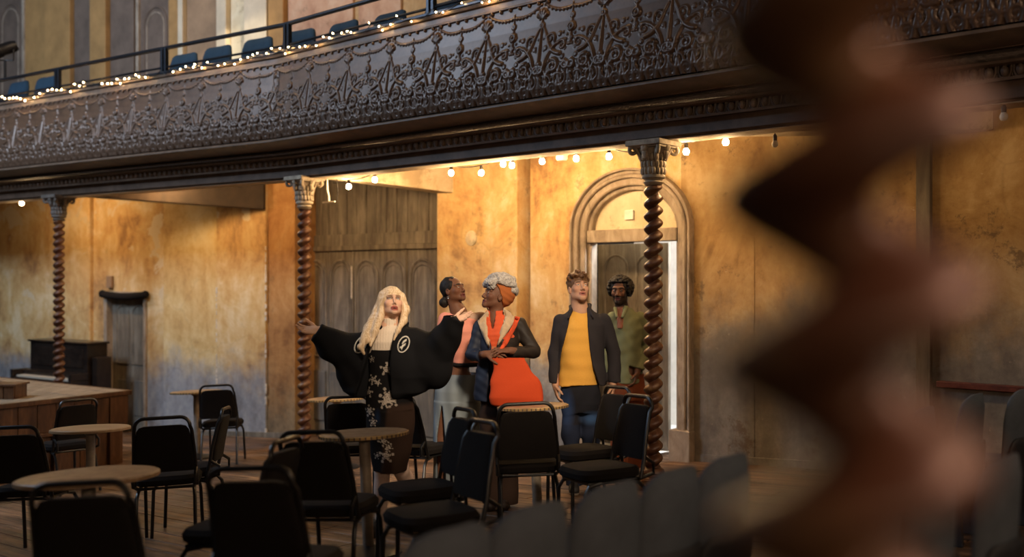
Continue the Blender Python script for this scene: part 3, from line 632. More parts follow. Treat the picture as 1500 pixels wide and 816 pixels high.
# ---- fairy lights along the ledge
fairy = tag(empty('fairy_lights', F2.P(0, -0.42, 4.15)), 'string of tiny warm fairy lights lying along the balcony ledge', 'fairy lights')
CF = Matrix.Translation(-fairy.location)
pts = []; spots_ = []
for F, ua, ub in ((F1, 0.0, LB), (F2, 0.0, 8.8)):
    us = along(ua, ub, 0.095)
    for u in us:
        w, z = -0.435 + random.uniform(-0.012, 0.008), 4.135 + random.uniform(-0.035, 0.035); pts.append(F.P(u, w, z))
        if random.random() < (0.85 if math.sin(u * 5.3) > -0.2 else 0.4): spots_.append(F.P(u + random.uniform(-.03, .03), w - 0.012, z + random.uniform(-0.03, 0.025)))
mb = MB(); mb.tube(pts, 0.004, 5); part(mb, 'wire', M['wire'], fairy)
bm_ = MB(); bm_.ball((0, 0, 0), 0.0062, 8, 6); b0 = bm_.obj('bulb', M['fairy'], fairy, 'all'); b0.matrix_parent_inverse = CF
for i, p in enumerate(spots_):
    o = b0 if i == 0 else b0.copy()
    if i: COL.objects.link(o)
    o.location = p
# ================================================================ barley-twist columns
t = NT('red_brown_twist'); p = t.pos((1, 1, 1), True); f = t.noise(p, 7, 8, 0.7); g = t.noise(p, 40, 4)
c = t.ramp(f, [(0.32, (0.045, 0.015, 0.008)), (0.5, (0.105, 0.042, 0.022)), (0.62, (0.19, 0.10, 0.048)), (0.76, (0.34, 0.23, 0.115))]); t.bump(g, 0.12, 0.003); M['twist'] = t.out(c, 0.40, 0.10, 0.45)
M['capital'] = simple('worn_capital_paint', (0.36, 0.29, 0.21), 0.75, 0.0, 0.45, 12, 0.5)
M['capital_dark'] = simple('dark_capital_paint', (0.13, 0.105, 0.085), 0.65, 0.0, 0.45, 12, 0.5)
PITCH = 0.1005
def twist_mesh(z0, z1, phase=0.0, deep=False):
    n = 28; step = PITCH / 20; zs_ = np.arange(z0, z1 + step, step); th = np.arange(n) * 2 * np.pi / n
    vv = []; ff = []
    for z in zs_:
        a = th - 2 * np.pi * z / PITCH - phase
        e = min(1.0, (z - z0) / 0.05, (z1 - z) / 0.05); e = max(0.0, e)
        r = 0.014 + 0.066 * np.maximum(0, 0.5 + 0.5 * np.cos(a)) ** 1.05 * (0.25 + 0.75 * e) + 0.018 * (1 - e) if deep else 0.030 + 0.049 * np.maximum(0, 0.5 + 0.5 * np.cos(a)) ** 0.48 * (0.25 + 0.75 * e) + 0.018 * (1 - e)
        vv += [(float(r_ * math.cos(t_)), float(r_ * math.sin(t_)), float(z)) for r_, t_ in zip(r, th)]
    m = len(zs_)
    ff = [(i * n + j, i * n + (j + 1) % n, (i + 1) * n + (j + 1) % n, (i + 1) * n + j) for i in range(m - 1) for j in range(n)]
    ff += [tuple(range(n - 1, -1, -1)), tuple(range((m - 1) * n, m * n))]
    me = bpy.data.meshes.new('twisted_shaft'); me.from_pydata(vv, [], ff); return me
def column(x, y, label, zcap=2.49, mcap='capital', group=None, ang=0.0, phase=0.0, deep=False):
    g = ground(x, y); e = tag(empty('column', (x, y, g), (0, 0, ang)), label, 'column', group)
    h = zcap - g
    link('twisted_shaft', twist_mesh(0.16, h, phase, deep), M['twist'], e, 'all')
    b = MB(); b.box((0, 0, 0.03), (0.24, 0.24, 0.09)); b.lathe([(0.11, 0.07), (0.118, 0.085), (0.11, 0.105), (0.088, 0.115), (0.085, 0.13), (0.095, 0.14), (0.085, 0.165), (0.06, 0.18)], n=28); b.obj('base', M['twist'], e, True)
    b = MB(); b.lathe([(0.05, h - 0.03), (0.07, h - 0.02), (0.085, h), (0.07, h + 0.012), (0.076, h + 0.02), (0.098, h + 0.035), (0.098, h + 0.05), (0.088, h + 0.06)], n=28); b.obj('neck_ring', M[mcap], e, True)
    b = MB(); b.lathe([(0.088, h + 0.05), (0.086, h + 0.10), (0.088, h + 0.18), (0.10, h + 0.23), (0.13, h + 0.27)], n=28)
    for k_ in range(16):
        a = 2 * math.pi * k_ / 16
        for zc, rr, sz in ((0.09, 0.088, 0.022), (0.145, 0.090, 0.020), (0.20, 0.100, 0.022)):
            b.ball((rr * math.cos(a + zc * 20), rr * math.sin(a + zc * 20), h + zc), (sz * 0.9, sz * 0.9, sz * 1.5), 7, 5)
    b.obj('bell', M[mcap], e, True)
    for k_ in range(4):
        a = math.pi / 4 + k_ * math.pi / 2; d = Vector((math.cos(a), math.sin(a), 0)); b = MB(); pts = []
        for i in range(22):
            t_ = i / 21; rr = 0.040 * (1 - 0.75 * t_); an = -0.4 + 7.2 * t_
            pts.append(d * (0.165 + rr * math.sin(an)) + Vector((0, 0, h + 0.255 + rr * math.cos(an))))
        b.tube([d * 0.08 + Vector((0, 0, h + 0.12)), d * 0.105 + Vector((0, 0, h + 0.20))] + pts, [0.012, 0.016] + [0.020 - 0.009 * i / 21 for i in range(22)], 7); b.obj('volute', M[mcap], e, True)
        a2 = a + math.pi / 4; d2 = Vector((math.cos(a2), math.sin(a2), 0)); b = MB(); b.ball(d2 * 0.125 + Vector((0, 0, h + 0.275)), (0.035, 0.035, 0.04), 8, 6); b.ball(d2 * 0.12 + Vector((0, 0, h + 0.225)), (0.028, 0.028, 0.045), 8, 6); b.obj('leaf', M[mcap], e, True)
    b = MB(); b.box((0, 0, h + 0.312), (0.33, 0.33, 0.045)); b.box((0, 0, h + 0.285), (0.28, 0.28, 0.02)); b.obj('abacus', M[mcap], e, False, 0.006)
    return e
a1 = F1.ang()
column(pC[0], pC[1], 'red-brown twisted column with pale capital in front of the arched doorway', 2.465, 'capital', None, a1, 0.3)
column(pB[0], pB[1], 'twisted column with grey capital beside the big boarded door, near the blonde woman', 2.485, 'capital', None, a1, 1.0)
column(pA[0], pA[1], 'darkest twisted column, far left, rising behind the wooden stage', 2.49, 'capital_dark', None, F2.ang(), 2.0)
column(0.203, 0.600, 'huge blurred twisted column close in front of the camera', 2.49, 'capital_dark', None, a1, 4.0, True)
# ================================================================ festoon bulbs under the gallery
M['socket'] = simple('black_lamp_holder', (0.015, 0.012, 0.010), 0.5)
bulb_me = MB(); bulb_me.lathe([(0.0, -0.050), (0.014, -0.047), (0.0225, -0.038), (0.0265, -0.025), (0.0235, -0.010), (0.016, 0.002), (0.013, 0.012)], n=14)
sock_me = MB(); sock_me.lathe([(0.016, 0.004), (0.017, 0.035), (0.012, 0.05), (0.005, 0.055)], n=10)
bulb0 = bulb_me.obj('bulb', M['bulb'], None, 'all'); sock0 = sock_me.obj('lamp_holder', M['socket'], None, True)
bme, sme = bulb0.data, sock0.data; bpy.data.objects.remove(bulb0); bpy.data.objects.remove(sock0)
def festoon(name, label, spec, w, ends, seg=F1):
    """spec: (pixel x, pixel y of the bulb); the cable dips to every lamp holder."""
    e = tag(empty(name, seg.pix(*spec[0], w)), label, 'string lights', None); P = [Vector(ends[0])]; off = Matrix.Translation(-e.location)
    for px, py in spec:
        p = Vector(seg.pix(px, py, w)) + Vector((0, 0, 0.026))
        b = link('bulb', bme, None, e, False, 0, p); b.matrix_parent_inverse = off
        s = link('lamp_holder', sme, None, e, False, 0, p); s.matrix_parent_inverse = off; P.append(p + Vector((0, 0, 0.055)))
    P.append(Vector(ends[1])); pts = []
    for a, b in zip(P, P[1:]):
        L = (b - a).length
        for i in range(8): t_ = i / 8; pts.append(a.lerp(b, t_) - Vector((0, 0, 0.09 * L * 4 * t_ * (1 - t_) * 0.5)))
    pts.append(P[-1]); mb = MB(); mb.tube(pts, 0.005, 6); part(mb, 'cable', M['wire'], e, smooth=True); return e
festoon('festoon_lights', 'string of warm bulbs hanging below the gallery left of the arched door', [(511, 274), (549, 264), (587, 248), (661, 254), (705, 254), (737, 241), (750, 243), (794, 237), (844, 233), (892, 230)], 0.34, (F1.pix(488, 268, 0.3), F1.pix(940, 222, 0.3)))
festoon('festoon_lights', 'short string of warm bulbs right of the arched door column', [(1005, 223), (1063, 209)], 0.30, (F1.pix(975, 215, 0.25), F1.pix(1090, 198, 0.28)))
festoon('festoon_lights', 'single warm bulb on a cable at the far left under the balcony', [(32, 298)], 0.30, (F2.pix(-40, 290, 0.3), F2.pix(80, 290, 0.3)), F2)
def dead(px, py, w, label):
    p = Vector(F1.pix(px, py, w)); e = tag(empty('pendant_bulb', p), label, 'bulb'); off = Matrix.Translation(-p)
    b = link('bulb', bme.copy(), None, e, False, 0, p); b.data.materials.clear(); b.data.materials.append(M['dead_bulb']); b.matrix_parent_inverse = off
    s = link('lamp_holder', sme, None, e, False, 0, p); s.matrix_parent_inverse = off
    m_ = MB(); m_.tube([p + Vector((0, 0, 0.05)), p + Vector((0, 0, 0.16))], 0.004, 5); part(m_, 'cable', M['wire'], e)
dead(1135, 207, 0.28, 'unlit round bulb hanging at the edge of the blurred foreground column')
dead(1470, 166, 0.0, 'unlit glass bulb under the cornice at the far right')
# added point lights: one boosts the bulb pair, the unseen rest brighten the walls
point('bright_bulb_light', F1.pix(743, 250, 0.30), 16, (1.0, 0.70, 0.38), 0.04)
for (F, px, w, z, pw) in ((F2, 215, 0.30, 2.93, 58), (F2, 330, 0.30, 2.93, 40), (F2, 60, 0.3, 2.93, 42), (F1, 1440, 0.3, 2.93, 9)):
    point('bay_wall_fill', F.P(F.u(px, w), w, z), pw, WARM, 0.08)
# ---- small fittings
q = F1.pix(823, 228, 0.55); e = tag(empty('smoke_detector', q), 'round cream detector fixed under the gallery above the arched door', 'detector')
mb = MB(); mb.lathe([(0.0, -0.05), (0.045, -0.048), (0.055, -0.03), (0.055, 0.0), (0.068, 0.005), (0.068, 0.03)], q, 20); part(mb, 'housing', M['pale_upper'], e, smooth=True)
mb = MB(); mb.tube([Vector(q) + Vector((0, 0, 0.03)), (q[0], q[1], 3.01)], 0.014, 8); part(mb, 'stem', M['pale_upper'], e)
q = Vector(F1.pix(482, 296, 0.25)); e = tag(empty('hanging_bracket', q), 'thin white metal bracket hanging beside the grey capital', 'bracket'); dx = Vector((F1.t[0], F1.t[1], 0))
mb = MB(); mb.tube([q + dx * 0.11, q - dx * 0.11], 0.010, 8); part(mb, 'bar', M['white_paint'], e)
mb = MB(); mb.tube([q, q + Vector((0, 0, 0.07)), q + dx * 0.03 + Vector((0, 0, 0.13)), q + dx * 0.03 + Vector((0, 0, 0.33))], [0.012, 0.012, 0.010, 0.010], 8); part(mb, 'hanger', M['white_paint'], e)
mb = MB(); mb.tube([q - dx * 0.07, q - dx * 0.14 + Vector((0, 0, 0.02)), q - dx * 0.16 + Vector((0, 0, 0.12)), q - dx * 0.13 + Vector((0, 0, 0.33))], 0.004, 6); part(mb, 'lead', M['wire'], e)
q = F1.pix(690, 349, W - 0.125); mb = MB(); Mr = Matrix.Rotation(math.pi / 2, 3, 'X'); Mr = Matrix.Rotation(F1.ang(), 3, 'Z') @ Mr
mb.lathe([(0.0, -0.012), (0.075, -0.010), (0.085, -0.004), (0.088, 0.006)], q, 28, Mr); tag(mb.obj('blanking_disc', M['cream_plaster'], None, True, origin=q), 'cream round blanking plate on the pier wall', 'wall plate')
q = F1.pix(922, 315, W + 0.075); mb = MB(); mb.box(q, (0.11, 0.03, 0.10), Matrix.Rotation(F1.ang(), 3, 'Z')); tag(mb.obj('alarm_box', M['white_paint'], None, False, 0.008, origin=q), 'small white square box above the arched door', 'box')
q = F2.pix(161, 413, W - 0.03); mb = MB(); mb.box(q, (0.13, 0.05, 0.19), Matrix.Rotation(F2.ang(), 3, 'Z')); tag(mb.obj('junction_box', M['tan_upper'], None, False, 0.008, origin=q), 'small tan box on the wall above the low left door', 'box')
ua, ub = F2.u(213, W - 0.06), F2.u(150, W - 0.06); zc = F2.z(182, 432, W - 0.06)
mb = MB(); mb.tube([F2.P(ua + (ub - ua) * i / 10, W - 0.06, zc - 0.035 * (1 - (2 * i / 10 - 1) ** 2) + 0.01) for i in range(11)], [0.05] + [0.056] * 9 + [0.05], 10)
mb.ball(F2.P(ua, W - 0.06, zc + 0.012), 0.06, 10, 7); mb.ball(F2.P(ub, W - 0.06, zc + 0.012), 0.06, 10, 7)
tag(mb.obj('draught_roll', M['black_fabric'], None, True), 'sagging black cloth roll over the low left door', 'cloth roll')
# ================================================================ banquet chairs
def chair_parts(root, m_f, m_b):
    """local frame: +y is the way a sitter faces, origin on the floor under the seat"""
    Hs, Hb = 0.45, 0.87; w = 0.20
    f = MB()
    pts = [(-w, -0.17, Hs - 0.05), (-w, -0.20, Hs + 0.06)]
    y0, y1 = -0.20, -0.285
    pts += [(-w * 0.98, -0.215, 0.60), (-w * 0.92, -0.262, 0.78)]
    for i in range(7): a = math.pi - math.pi / 2 * i / 6; pts.append((-0.115 + 0.062 * math.cos(a), y1 + 0.0, Hb - 0.062 + 0.062 * math.sin(a)))
    pts += [(-x, y, z) for x, y, z in reversed(pts)]
    f.tube(pts, 0.0125, 8); f.obj('back_frame', m_f, root, True)
    bk = MB()                                                  # padded back, tapering to the top, leaning
    rows = [(0.505, 0.188, -0.205), (0.52, 0.196, -0.207), (0.60, 0.192, -0.222), (0.72, 0.180, -0.250), (0.785, 0.168, -0.266), (0.81, 0.150, -0.272), (0.818, 0.120, -0.274)]
    n = 24; vv = []; ff = []
    for z, hw, yc in rows:
        for j in range(n):
            a = 2 * math.pi * j / n; c, s = math.cos(a), math.sin(a); c = math.copysign(abs(c) ** 0.35, c); s = math.copysign(abs(s) ** 0.6, s); vv.append((hw * c, yc + 0.024 * s, z))
    for i in range(len(rows) - 1):
        for j in range(n): ff.append((i * n + j, i * n + (j + 1) % n, (i + 1) * n + (j + 1) % n, (i + 1) * n + j))
    ff += [tuple(range(n - 1, -1, -1)), tuple(range((len(rows) - 1) * n, len(rows) * n))]
    bk.add(vv, ff); bk.obj('backrest', m_b, root, True)
    st = MB(); rows = [(Hs - 0.045, 0.195, 0.19), (Hs - 0.035, 0.208, 0.203), (Hs - 0.005, 0.212, 0.207), (Hs + 0.02, 0.195, 0.19), (Hs + 0.03, 0.15, 0.145)]; vv = []; ff = []
    for z, hx, hy in rows:
        for j in range(n):
            a = 2 * math.pi * j / n; c, s = math.cos(a), math.sin(a); vv.append((hx * math.copysign(abs(c) ** 0.45, c), 0.01 + hy * math.copysign(abs(s) ** 0.45, s), z))
    for i in range(len(rows) - 1):
        for j in range(n): ff.append((i * n + j, i * n + (j + 1) % n, (i + 1) * n + (j + 1) % n, (i + 1) * n + j))
    ff += [tuple(range(n - 1, -1, -1)), tuple(range((len(rows) - 1) * n, len(rows) * n))]
    st.add(vv, ff); st.obj('seat', m_b, root, True)
    sf = MB(); sf.tube([(-0.175, -0.17, Hs - 0.058), (-0.175, 0.165, Hs - 0.058), (0.175, 0.165, Hs - 0.058), (0.175, -0.17, Hs - 0.058)], 0.011, 6, True, True); sf.obj('seat_frame', m_f, root, True)
    for sx in (-1, 1):
        l = MB(); l.tube([(sx * 0.175, 0.08, Hs - 0.058), (sx * 0.180, 0.165, Hs - 0.075), (sx * 0.187, 0.195, Hs - 0.12), (sx * 0.192, 0.215, 0.0)], 0.0125, 8); lo = l.obj('leg', m_f, root, True)
        l = MB(); l.tube([(sx * 0.175, -0.08, Hs - 0.058), (sx * 0.180, -0.165, Hs - 0.075), (sx * 0.187, -0.205, Hs - 0.12), (sx * 0.192, -0.285, 0.0)], 0.0125, 8); l.obj('leg', m_f, root, True)
        l = MB(); l.tube([(sx * 0.178, -0.17, Hs - 0.058), (sx * 0.197, -0.26, Hs - 0.03), (sx * 0.200, -0.262, Hs + 0.03), (sx * 0.2, -0.205, Hs + 0.07)], 0.0115, 8); l.obj('bracket', m_f, root, True)
proto_chair = empty('banquet_chair'); chair_parts(proto_chair, M['black_frame'], M['black_fabric'])
CHILDREN[proto_chair.name] = list(proto_chair.children)
proto_kids = list(proto_chair.children)
used = [False]
def chair(px, py, deg, label, h=0.87, lean=0.27):
    """px, py: middle of the back's top rail; deg: the way the sitter faces (0 = picture right, 90 = away)."""
    yaw = math.radians(deg - 90)
    p = stand(px, py, h); k_h = h / 0.87; lean *= k_h; back = Vector((math.sin(yaw), -math.cos(yaw), 0)) * lean
    loc = p - back; loc.z = ground(loc.x, loc.y)
    if not used[0]: o = proto_chair; used[0] = True
    else:
        o = proto_chair.copy(); COL.objects.link(o)
        for k_ in proto_kids:
            c = k_.copy(); c.parent = o; COL.objects.link(c)
    o.location = loc; o.scale = (k_h, k_h, k_h); o.rotation_euler = on_rake(yaw); tag(o, label, 'chair', 'black banquet chairs set about the round tables'); return o
chair(127, 710, 92, 'black banquet chair nearest the camera, back turned, in front of the large left table')
chair(378, 688, 78, 'black banquet chair cut by the bottom edge, left of centre, back turned slightly askew')
chair(424, 646, 168, 'black banquet chair seen edge-on, just behind the nearest central chair')
chair(466, 634, 78, 'black banquet chair with its back to us, pulled up to the central round table')
chair(22, 627, 88, 'black banquet chair cut by the left edge, back turned')
chair(117, 586, 140, 'dark banquet chair standing against the wooden stage front')
chair(243, 613, 102, 'black banquet chair right of the small left tables, back turned')
chair(333, 599, 186, 'black banquet chair in profile facing left, middle of the left group')
chair(321, 565, 95, 'black banquet chair far back, at the small table by the peeling wall')
chair(514, 582, 84, 'black banquet chair behind the central table, left of the blonde woman')
chair(588, 582, 60, 'black banquet chair hidden behind the legs of the blonde woman')
chair(686, 601, 204, 'rear one of two overlapping black chairs facing left below the woman in denim', h=0.895)
chair(714, 619, 206, 'front one of two overlapping black chairs facing left in the middle', h=0.895)
chair(779, 592, 92, 'black banquet chair with its back to us at the table before the orange bag')
chair(910, 568, 204, 'rear one of two black chairs facing left beside the man in yellow', h=0.895)
chair(941, 581, 202, 'front one of two black chairs facing left beside the right twisted column', h=0.895)
# ================================================================ round pub tables
t = NT('speckled_table_top'); p = t.pos((1, 1, 1), True); f = t.noise(p, 16, 9, 0.75); g = t.noise(p, 5, 6)
M['table'] = t.out(t.ramp(t.mth('ADD', t.mth('MULTIPLY', f, 0.6), t.mth('MULTIPLY', g, 0.4)), [(0.34, (0.12, 0.068, 0.034)), (0.48, (0.26, 0.16, 0.084)), (0.60, (0.38, 0.255, 0.145)), (0.72, (0.52, 0.39, 0.25))]), 0.42, 0, 0.45)
M['table_tan'] = wood('tan_table_top', (0.20, 0.125, 0.065), (0.28, 0.18, 0.095), (0.36, 0.245, 0.14), (1, 8, 8), 2.5, 0.45)
M['edge'] = simple('brass_table_edge', (0.40, 0.26, 0.10), 0.40, 0.35, 0.3, 20, 0.1)
M['pole'] = simple('worn_grey_pole', (0.25, 0.20, 0.15), 0.55, 0.2, 0.3, 12, 0.2)
def table(px, py, D, label, mt='table', studs=True, tilt=0.0, h=0.72):
    p = stand(px, py, h); e = tag(empty('round_table', p, on_rake(0.3)), label, 'table', 'round pub tables')
    if tilt: e.rotation_euler = (on_rake(0).to_matrix() @ Matrix.Rotation(tilt, 3, 'Y')).to_euler()
    R = D / 2
    m_ = MB(); m_.lathe([(0.0, h-0.025), (R - 0.012, h-0.025), (R - 0.004, h-0.02), (R - 0.002, h-0.007), (R - 0.010, h), (0.0, h+0.001)], n=56); m_.obj('tabletop', M[mt], e, True)
    m_ = MB(); m_.lathe([(R - 0.006, h-0.024), (R + 0.002, h-0.022), (R + 0.002, h-0.006), (R - 0.006, h-0.003)], n=56); rim = m_.obj('rim', M['edge'] if studs else M[mt], e, True)
    if studs:
        s_ = MB(); s_.box((0, 0, 0), (0.005, 0.010, 0.017)); s0 = s_.obj('rib', M['fascia'], rim, False, 0); n_ = 52
        for i in range(n_):
            o = s0 if i == 0 else s0.copy()
            if i: COL.objects.link(o)
            a = 2 * math.pi * i / n_; o.location = ((R + 0.002) * math.cos(a), (R + 0.002) * math.sin(a), h-0.014); o.rotation_euler = (0, 0, a)
    m_ = MB(); m_.lathe([(0.035, 0.03), (0.035, h-0.06), (0.06, h-0.04), (0.10, h-0.026)], n=20); m_.obj('pole', M['pole'], e, True)
    m_ = MB(); m_.lathe([(0.21, 0.0), (0.21, 0.014), (0.18, 0.026), (0.06, 0.045), (0.036, 0.055)], n=36); m_.obj('base', M['black_frame'], e, True)
    return e
table(134, 697, 0.69, 'large round pub table at lower left, its top worn and mottled', 'table', False)
table(540, 634, 0.555, 'round table with a ribbed brass edge in front of the blonde woman', h=0.755)
table(788, 594, 0.515, 'round table in front of the woman with the orange bag', h=0.795)
table(133, 627, 0.60, 'small tan round table by the stage front, behind the large left table', 'table_tan', False, math.radians(1.2))
table(290, 573, 0.58, 'far small table standing by the peeling plaster wall', 'table', True, 0.0, 0.78)
table(497, 583, 0.60, 'round table half hidden behind the blonde woman, beside the twisted column')
table(-22, 598, 0.50, 'table of which only the edge shows at the left side', 'table_tan', False)
# ================================================================ timber stage and what stands on it
M['stage_top'] = wood('dusty_stage_boards', (0.15, 0.105, 0.065), (0.25, 0.185, 0.12), (0.36, 0.28, 0.19), (8, 1, 8), 2.0, 0.6)
M['stage_red'] = wood('red_brown_stage_timber', (0.040, 0.017, 0.008), (0.088, 0.038, 0.016), (0.17, 0.085, 0.038), (6, 6, 1.2), 2.0, 0.45)
K = V(187, 572, 11.5); SZ = 0.383; K = Vector((K.x, K.y, 0)); t2 = Vector((*F2.t, 0)); n2 = Vector((*F2.n, 0))
stage = tag(empty('stage', (K.x, K.y, ground(K.x, K.y))), 'raised timber stage of wide boards at the left', 'stage')
def sp(a, b, z): q = K + t2 * a - n2 * b; return (q.x, q.y, z)            # a along the far edge, b towards the camera
def sbox(mb, a0, a1, b0, b1, z0, z1): return mb.hexa([sp(a0, b0, z0), sp(a1, b0, z0), sp(a1, b1, z0), sp(a0, b1, z0), sp(a0, b0, z1), sp(a1, b0, z1), sp(a1, b1, z1), sp(a0, b1, z1)])
for i in range(20):
    mb = MB(); sbox(mb, 0.0, 5.0, i * 0.21, (i + 1) * 0.21 - 0.006, SZ - 0.035, SZ + random.uniform(-0.002, 0.002)); part(mb, 'floorboard', M['stage_top'], stage, bevel=0.003)
mb = MB(); sbox(mb, -0.035, 0.0, -0.03, 4.2, SZ - 0.05, SZ + 0.004); part(mb, 'nosing', M['stage_red'], stage, bevel=0.008)
mb = MB(); sbox(mb, -0.035, 5.0, -0.035, 0.0, SZ - 0.05, SZ + 0.004); part(mb, 'nosing', M['stage_red'], stage, bevel=0.008)
z_up = SZ - 0.36
i = 0; b = 0.0
while b < 4.0:
    wdt = 0.24 if i == 0 else 0.215; pr = 0.02 if i == 0 else random.uniform(0, 0.008)
    mb = MB(); sbox(mb, 0.01 - pr, 0.06, b, b + wdt - 0.006, z_up, SZ - 0.05); part(mb, 'fascia_plank', M['stage_red'], stage, bevel=0.004); b += wdt; i += 1
mb = MB(); sbox(mb, 0.0, 0.06, 0.0, 4.2, z_up - 0.045, z_up - 0.004); part(mb, 'rail', M['stage_red'], stage, bevel=0.005)
b = 0.05; i = 0
while b < 4.0:
    q = sp(0.06, b, 0); g = ground(q[0], q[1]); mb = MB(); pr = -0.01 if i % 4 == 0 else 0.04
    sbox(mb, 0.03 + pr, 0.10, b, b + 0.165, g - 0.02, z_up - 0.045); part(mb, 'panel_plank', M['stage_red'], stage, bevel=0.004); b += 0.17; i += 1
b = 0.05
while b < 3.0:
    q = sp(b, 0.06, 0); g = ground(q[0], q[1]); mb = MB(); sbox(mb, b, b + 0.195, 0.03, 0.08, g - 0.02, SZ - 0.05); part(mb, 'panel_plank', M['stage_red'], stage, bevel=0.004); b += 0.2
q = V(8, 540, 10.8); bx = tag(empty('wooden_box', (q.x - 0.02, q.y, SZ)), 'low slatted wooden box on the stage at the left edge', 'box')
for i in range(5):
    mb = MB(); mb.box((q.x - 0.35 + i * 0.115, q.y - 0.14, SZ + 0.07), (0.108, 0.018, 0.14)); part(mb, 'slat', M['stage_red'], bx, bevel=0.003)
mb = MB(); mb.box((q.x - 0.12, q.y, SZ + 0.15), (0.62, 0.32, 0.022)); part(mb, 'lid', M['stage_red'], bx, bevel=0.004)
mb = MB(); mb.box((q.x - 0.12, q.y + 0.02, SZ + 0.07), (0.56, 0.26, 0.138)); part(mb, 'carcase', M['stage_red'], bx)
# ---- upright piano behind the stage
M['piano'] = wood('black_brown_piano_case', (0.010, 0.007, 0.006), (0.020, 0.013, 0.010), (0.034, 0.022, 0.016), (1, 6, 6), 2, 0.28)
M['ivory'] = simple('old_ivory_keys', (0.62, 0.55, 0.44), 0.4, 0, 0.1)
Yp = 14.85; rr = V(128, 502, Yp); a2 = F2.ang() + math.pi; ca = Vector((math.cos(a2), math.sin(a2), 0)); na = Vector((F2.n[0], F2.n[1], 0))
o_ = Vector((rr.x, rr.y, 0)); g = ground(o_.x, o_.y); ztop = rr.z; zk = EYE - (552 - HZ) / FPX * Yp
piano = tag(empty('upright_piano', (o_.x - ca.x * 0.75, o_.y - ca.y * 0.75, g)), 'dark upright piano standing behind the stage at the left wall', 'piano')
def pb(mb, x0, x1, y0, y1, z0, z1):
    f_ = lambda x, y, z: tuple(o_ - ca * x + na * y + Vector((0, 0, z)))
    return mb.hexa([f_(x1, y0, z0), f_(x0, y0, z0), f_(x0, y1, z0), f_(x1, y1, z0), f_(x1, y0, z1), f_(x0, y0, z1), f_(x0, y1, z1), f_(x1, y1, z1)])
mb = MB(); pb(mb, 0.0, 1.5, 0.0, 0.34, g, ztop - 0.03); part(mb, 'case', M['piano'], piano, bevel=0.01)
mb = MB(); pb(mb, -0.03, 1.53, -0.03, 0.36, ztop - 0.03, ztop); part(mb, 'lid', M['piano'], piano, bevel=0.008)
mb = MB(); pb(mb, 0.10, 1.40, -0.012, 0.0, zk + 0.12, ztop - 0.10); part(mb, 'front_panel', M['piano'], piano, bevel=0.01)
mb = MB(); pb(mb, -0.05, 1.55, -0.30, 0.0, zk - 0.16, zk - 0.05); part(mb, 'key_bed', M['piano'], piano, bevel=0.01)
for x0 in (-0.05, 1.47):
    mb = MB(); pb(mb, x0, x0 + 0.08, -0.30, 0.0, zk - 0.05, zk + 0.06); part(mb, 'key_block', M['piano'], piano, bevel=0.01)
    mb = MB(); pb(mb, x0 + 0.01, x0 + 0.08, -0.28, -0.20, g, zk - 0.16); part(mb, 'leg', M['piano'], piano, bevel=0.01)
km = MB(); pb(km, 0.06, 0.078, -0.27, -0.12, zk - 0.05, zk - 0.022); k0 = part(km, 'white_key', M['ivory'], piano)
for i in range(1, 52):
    k1 = k0.copy(); COL.objects.link(k1); k1.location = k0.location - ca * (0.0262 * i)
mb = MB(); pb(mb, 0.03, 1.47, -0.13, 0.0, zk - 0.05, zk + 0.05); part(mb, 'fall_board', M['piano'], piano, bevel=0.01)
mb = MB(); pb(mb, -0.16, -0.04, 0.05, 0.30, g, ztop - 0.22); tag(mb.obj('speaker_cabinet', M['piano'], None, False, 0.01), 'dark narrow cabinet at the right end of the piano', 'cabinet')
# ================================================================ theatre seats, lower right, and up in the gallery
def seat_back(mb, w, h, d=0.05, curve_=0.05, rc=0.13):
    """rounded padded back, bowed round the sitter; local x across, +y sitter side, z up from 0"""
    N = 18; out = []
    for i in range(N + 1):
        x = -w / 2 + w * i / N; ax = abs(x) - (w / 2 - rc)
        top = h if ax <= 0 else h - rc + math.sqrt(max(0, rc * rc - ax * ax))
        out.append((x, top))
    vv = []; ff = []; K_ = 7
    for side in (-1, 1):
        for i, (x, top) in enumerate(out):
            for k_ in range(K_):
                z = top * k_ / (K_ - 1); edge = min(1, max(0.12, (w / 2 - abs(x)) / 0.05 + 0.12)) * min(1, (top - z) / 0.05 + 0.15)
                y = curve_ * (2 * x / w) ** 2 - 0.12 * z + side * d / 2 * edge ** 0.5
                vv.append((x, y, z))
    S = (N + 1) * K_
    for i in range(N):
        for k_ in range(K_ - 1):
            a = i * K_ + k_; b = a + K_; ff.append((a, b, b + 1, a + 1)); ff.append((S + a, S + a + 1, S + b + 1, S + b))
    for i in range(N):
        for k_ in (0, K_ - 1): a = i * K_ + k_; b = a + K_; ff.append((a, S + a, S + b, b) if k_ == 0 else (a, b, S + b, S + a))
    for k_ in range(K_ - 1):
        for i in (0, N): a = i * K_ + k_; ff.append((a, a + 1, S + a + 1, S + a) if i == 0 else (a, S + a, S + a + 1, a + 1))
    return mb.add(vv, ff)
def make_theatre_seat():
    e = empty('theatre_seat')
    m_ = MB(); seat_back(m_, 0.372, 0.46); o = m_.obj('backrest', M['seat_fabric'], e, 'all', 0, (0, 0, 0)); o.location = (0, -0.02, 0.40)
    m_ = MB(); seat_back(m_, 0.37, 0.24, 0.02, 0.05, 0.06); o = m_.obj('back_shell', M['seat_dark'], e, 'all'); o.location = (0, -0.050, 0.34)
    m_ = MB(); m_.box((0, 0.20, 0.40), (0.38, 0.42, 0.09)); m_.obj('seat', M['seat_fabric'], e, False, 0.03)
    for sx in (-1, 1):
        m_ = MB(); m_.box((sx * 0.195, 0.15, 0.20), (0.03, 0.30, 0.40)); m_.obj('side_frame', M['seat_dark'], e, False, 0.006)
    return e
ts0 = make_theatre_seat(); ts_kids = list(ts0.children); used_ts = [False]
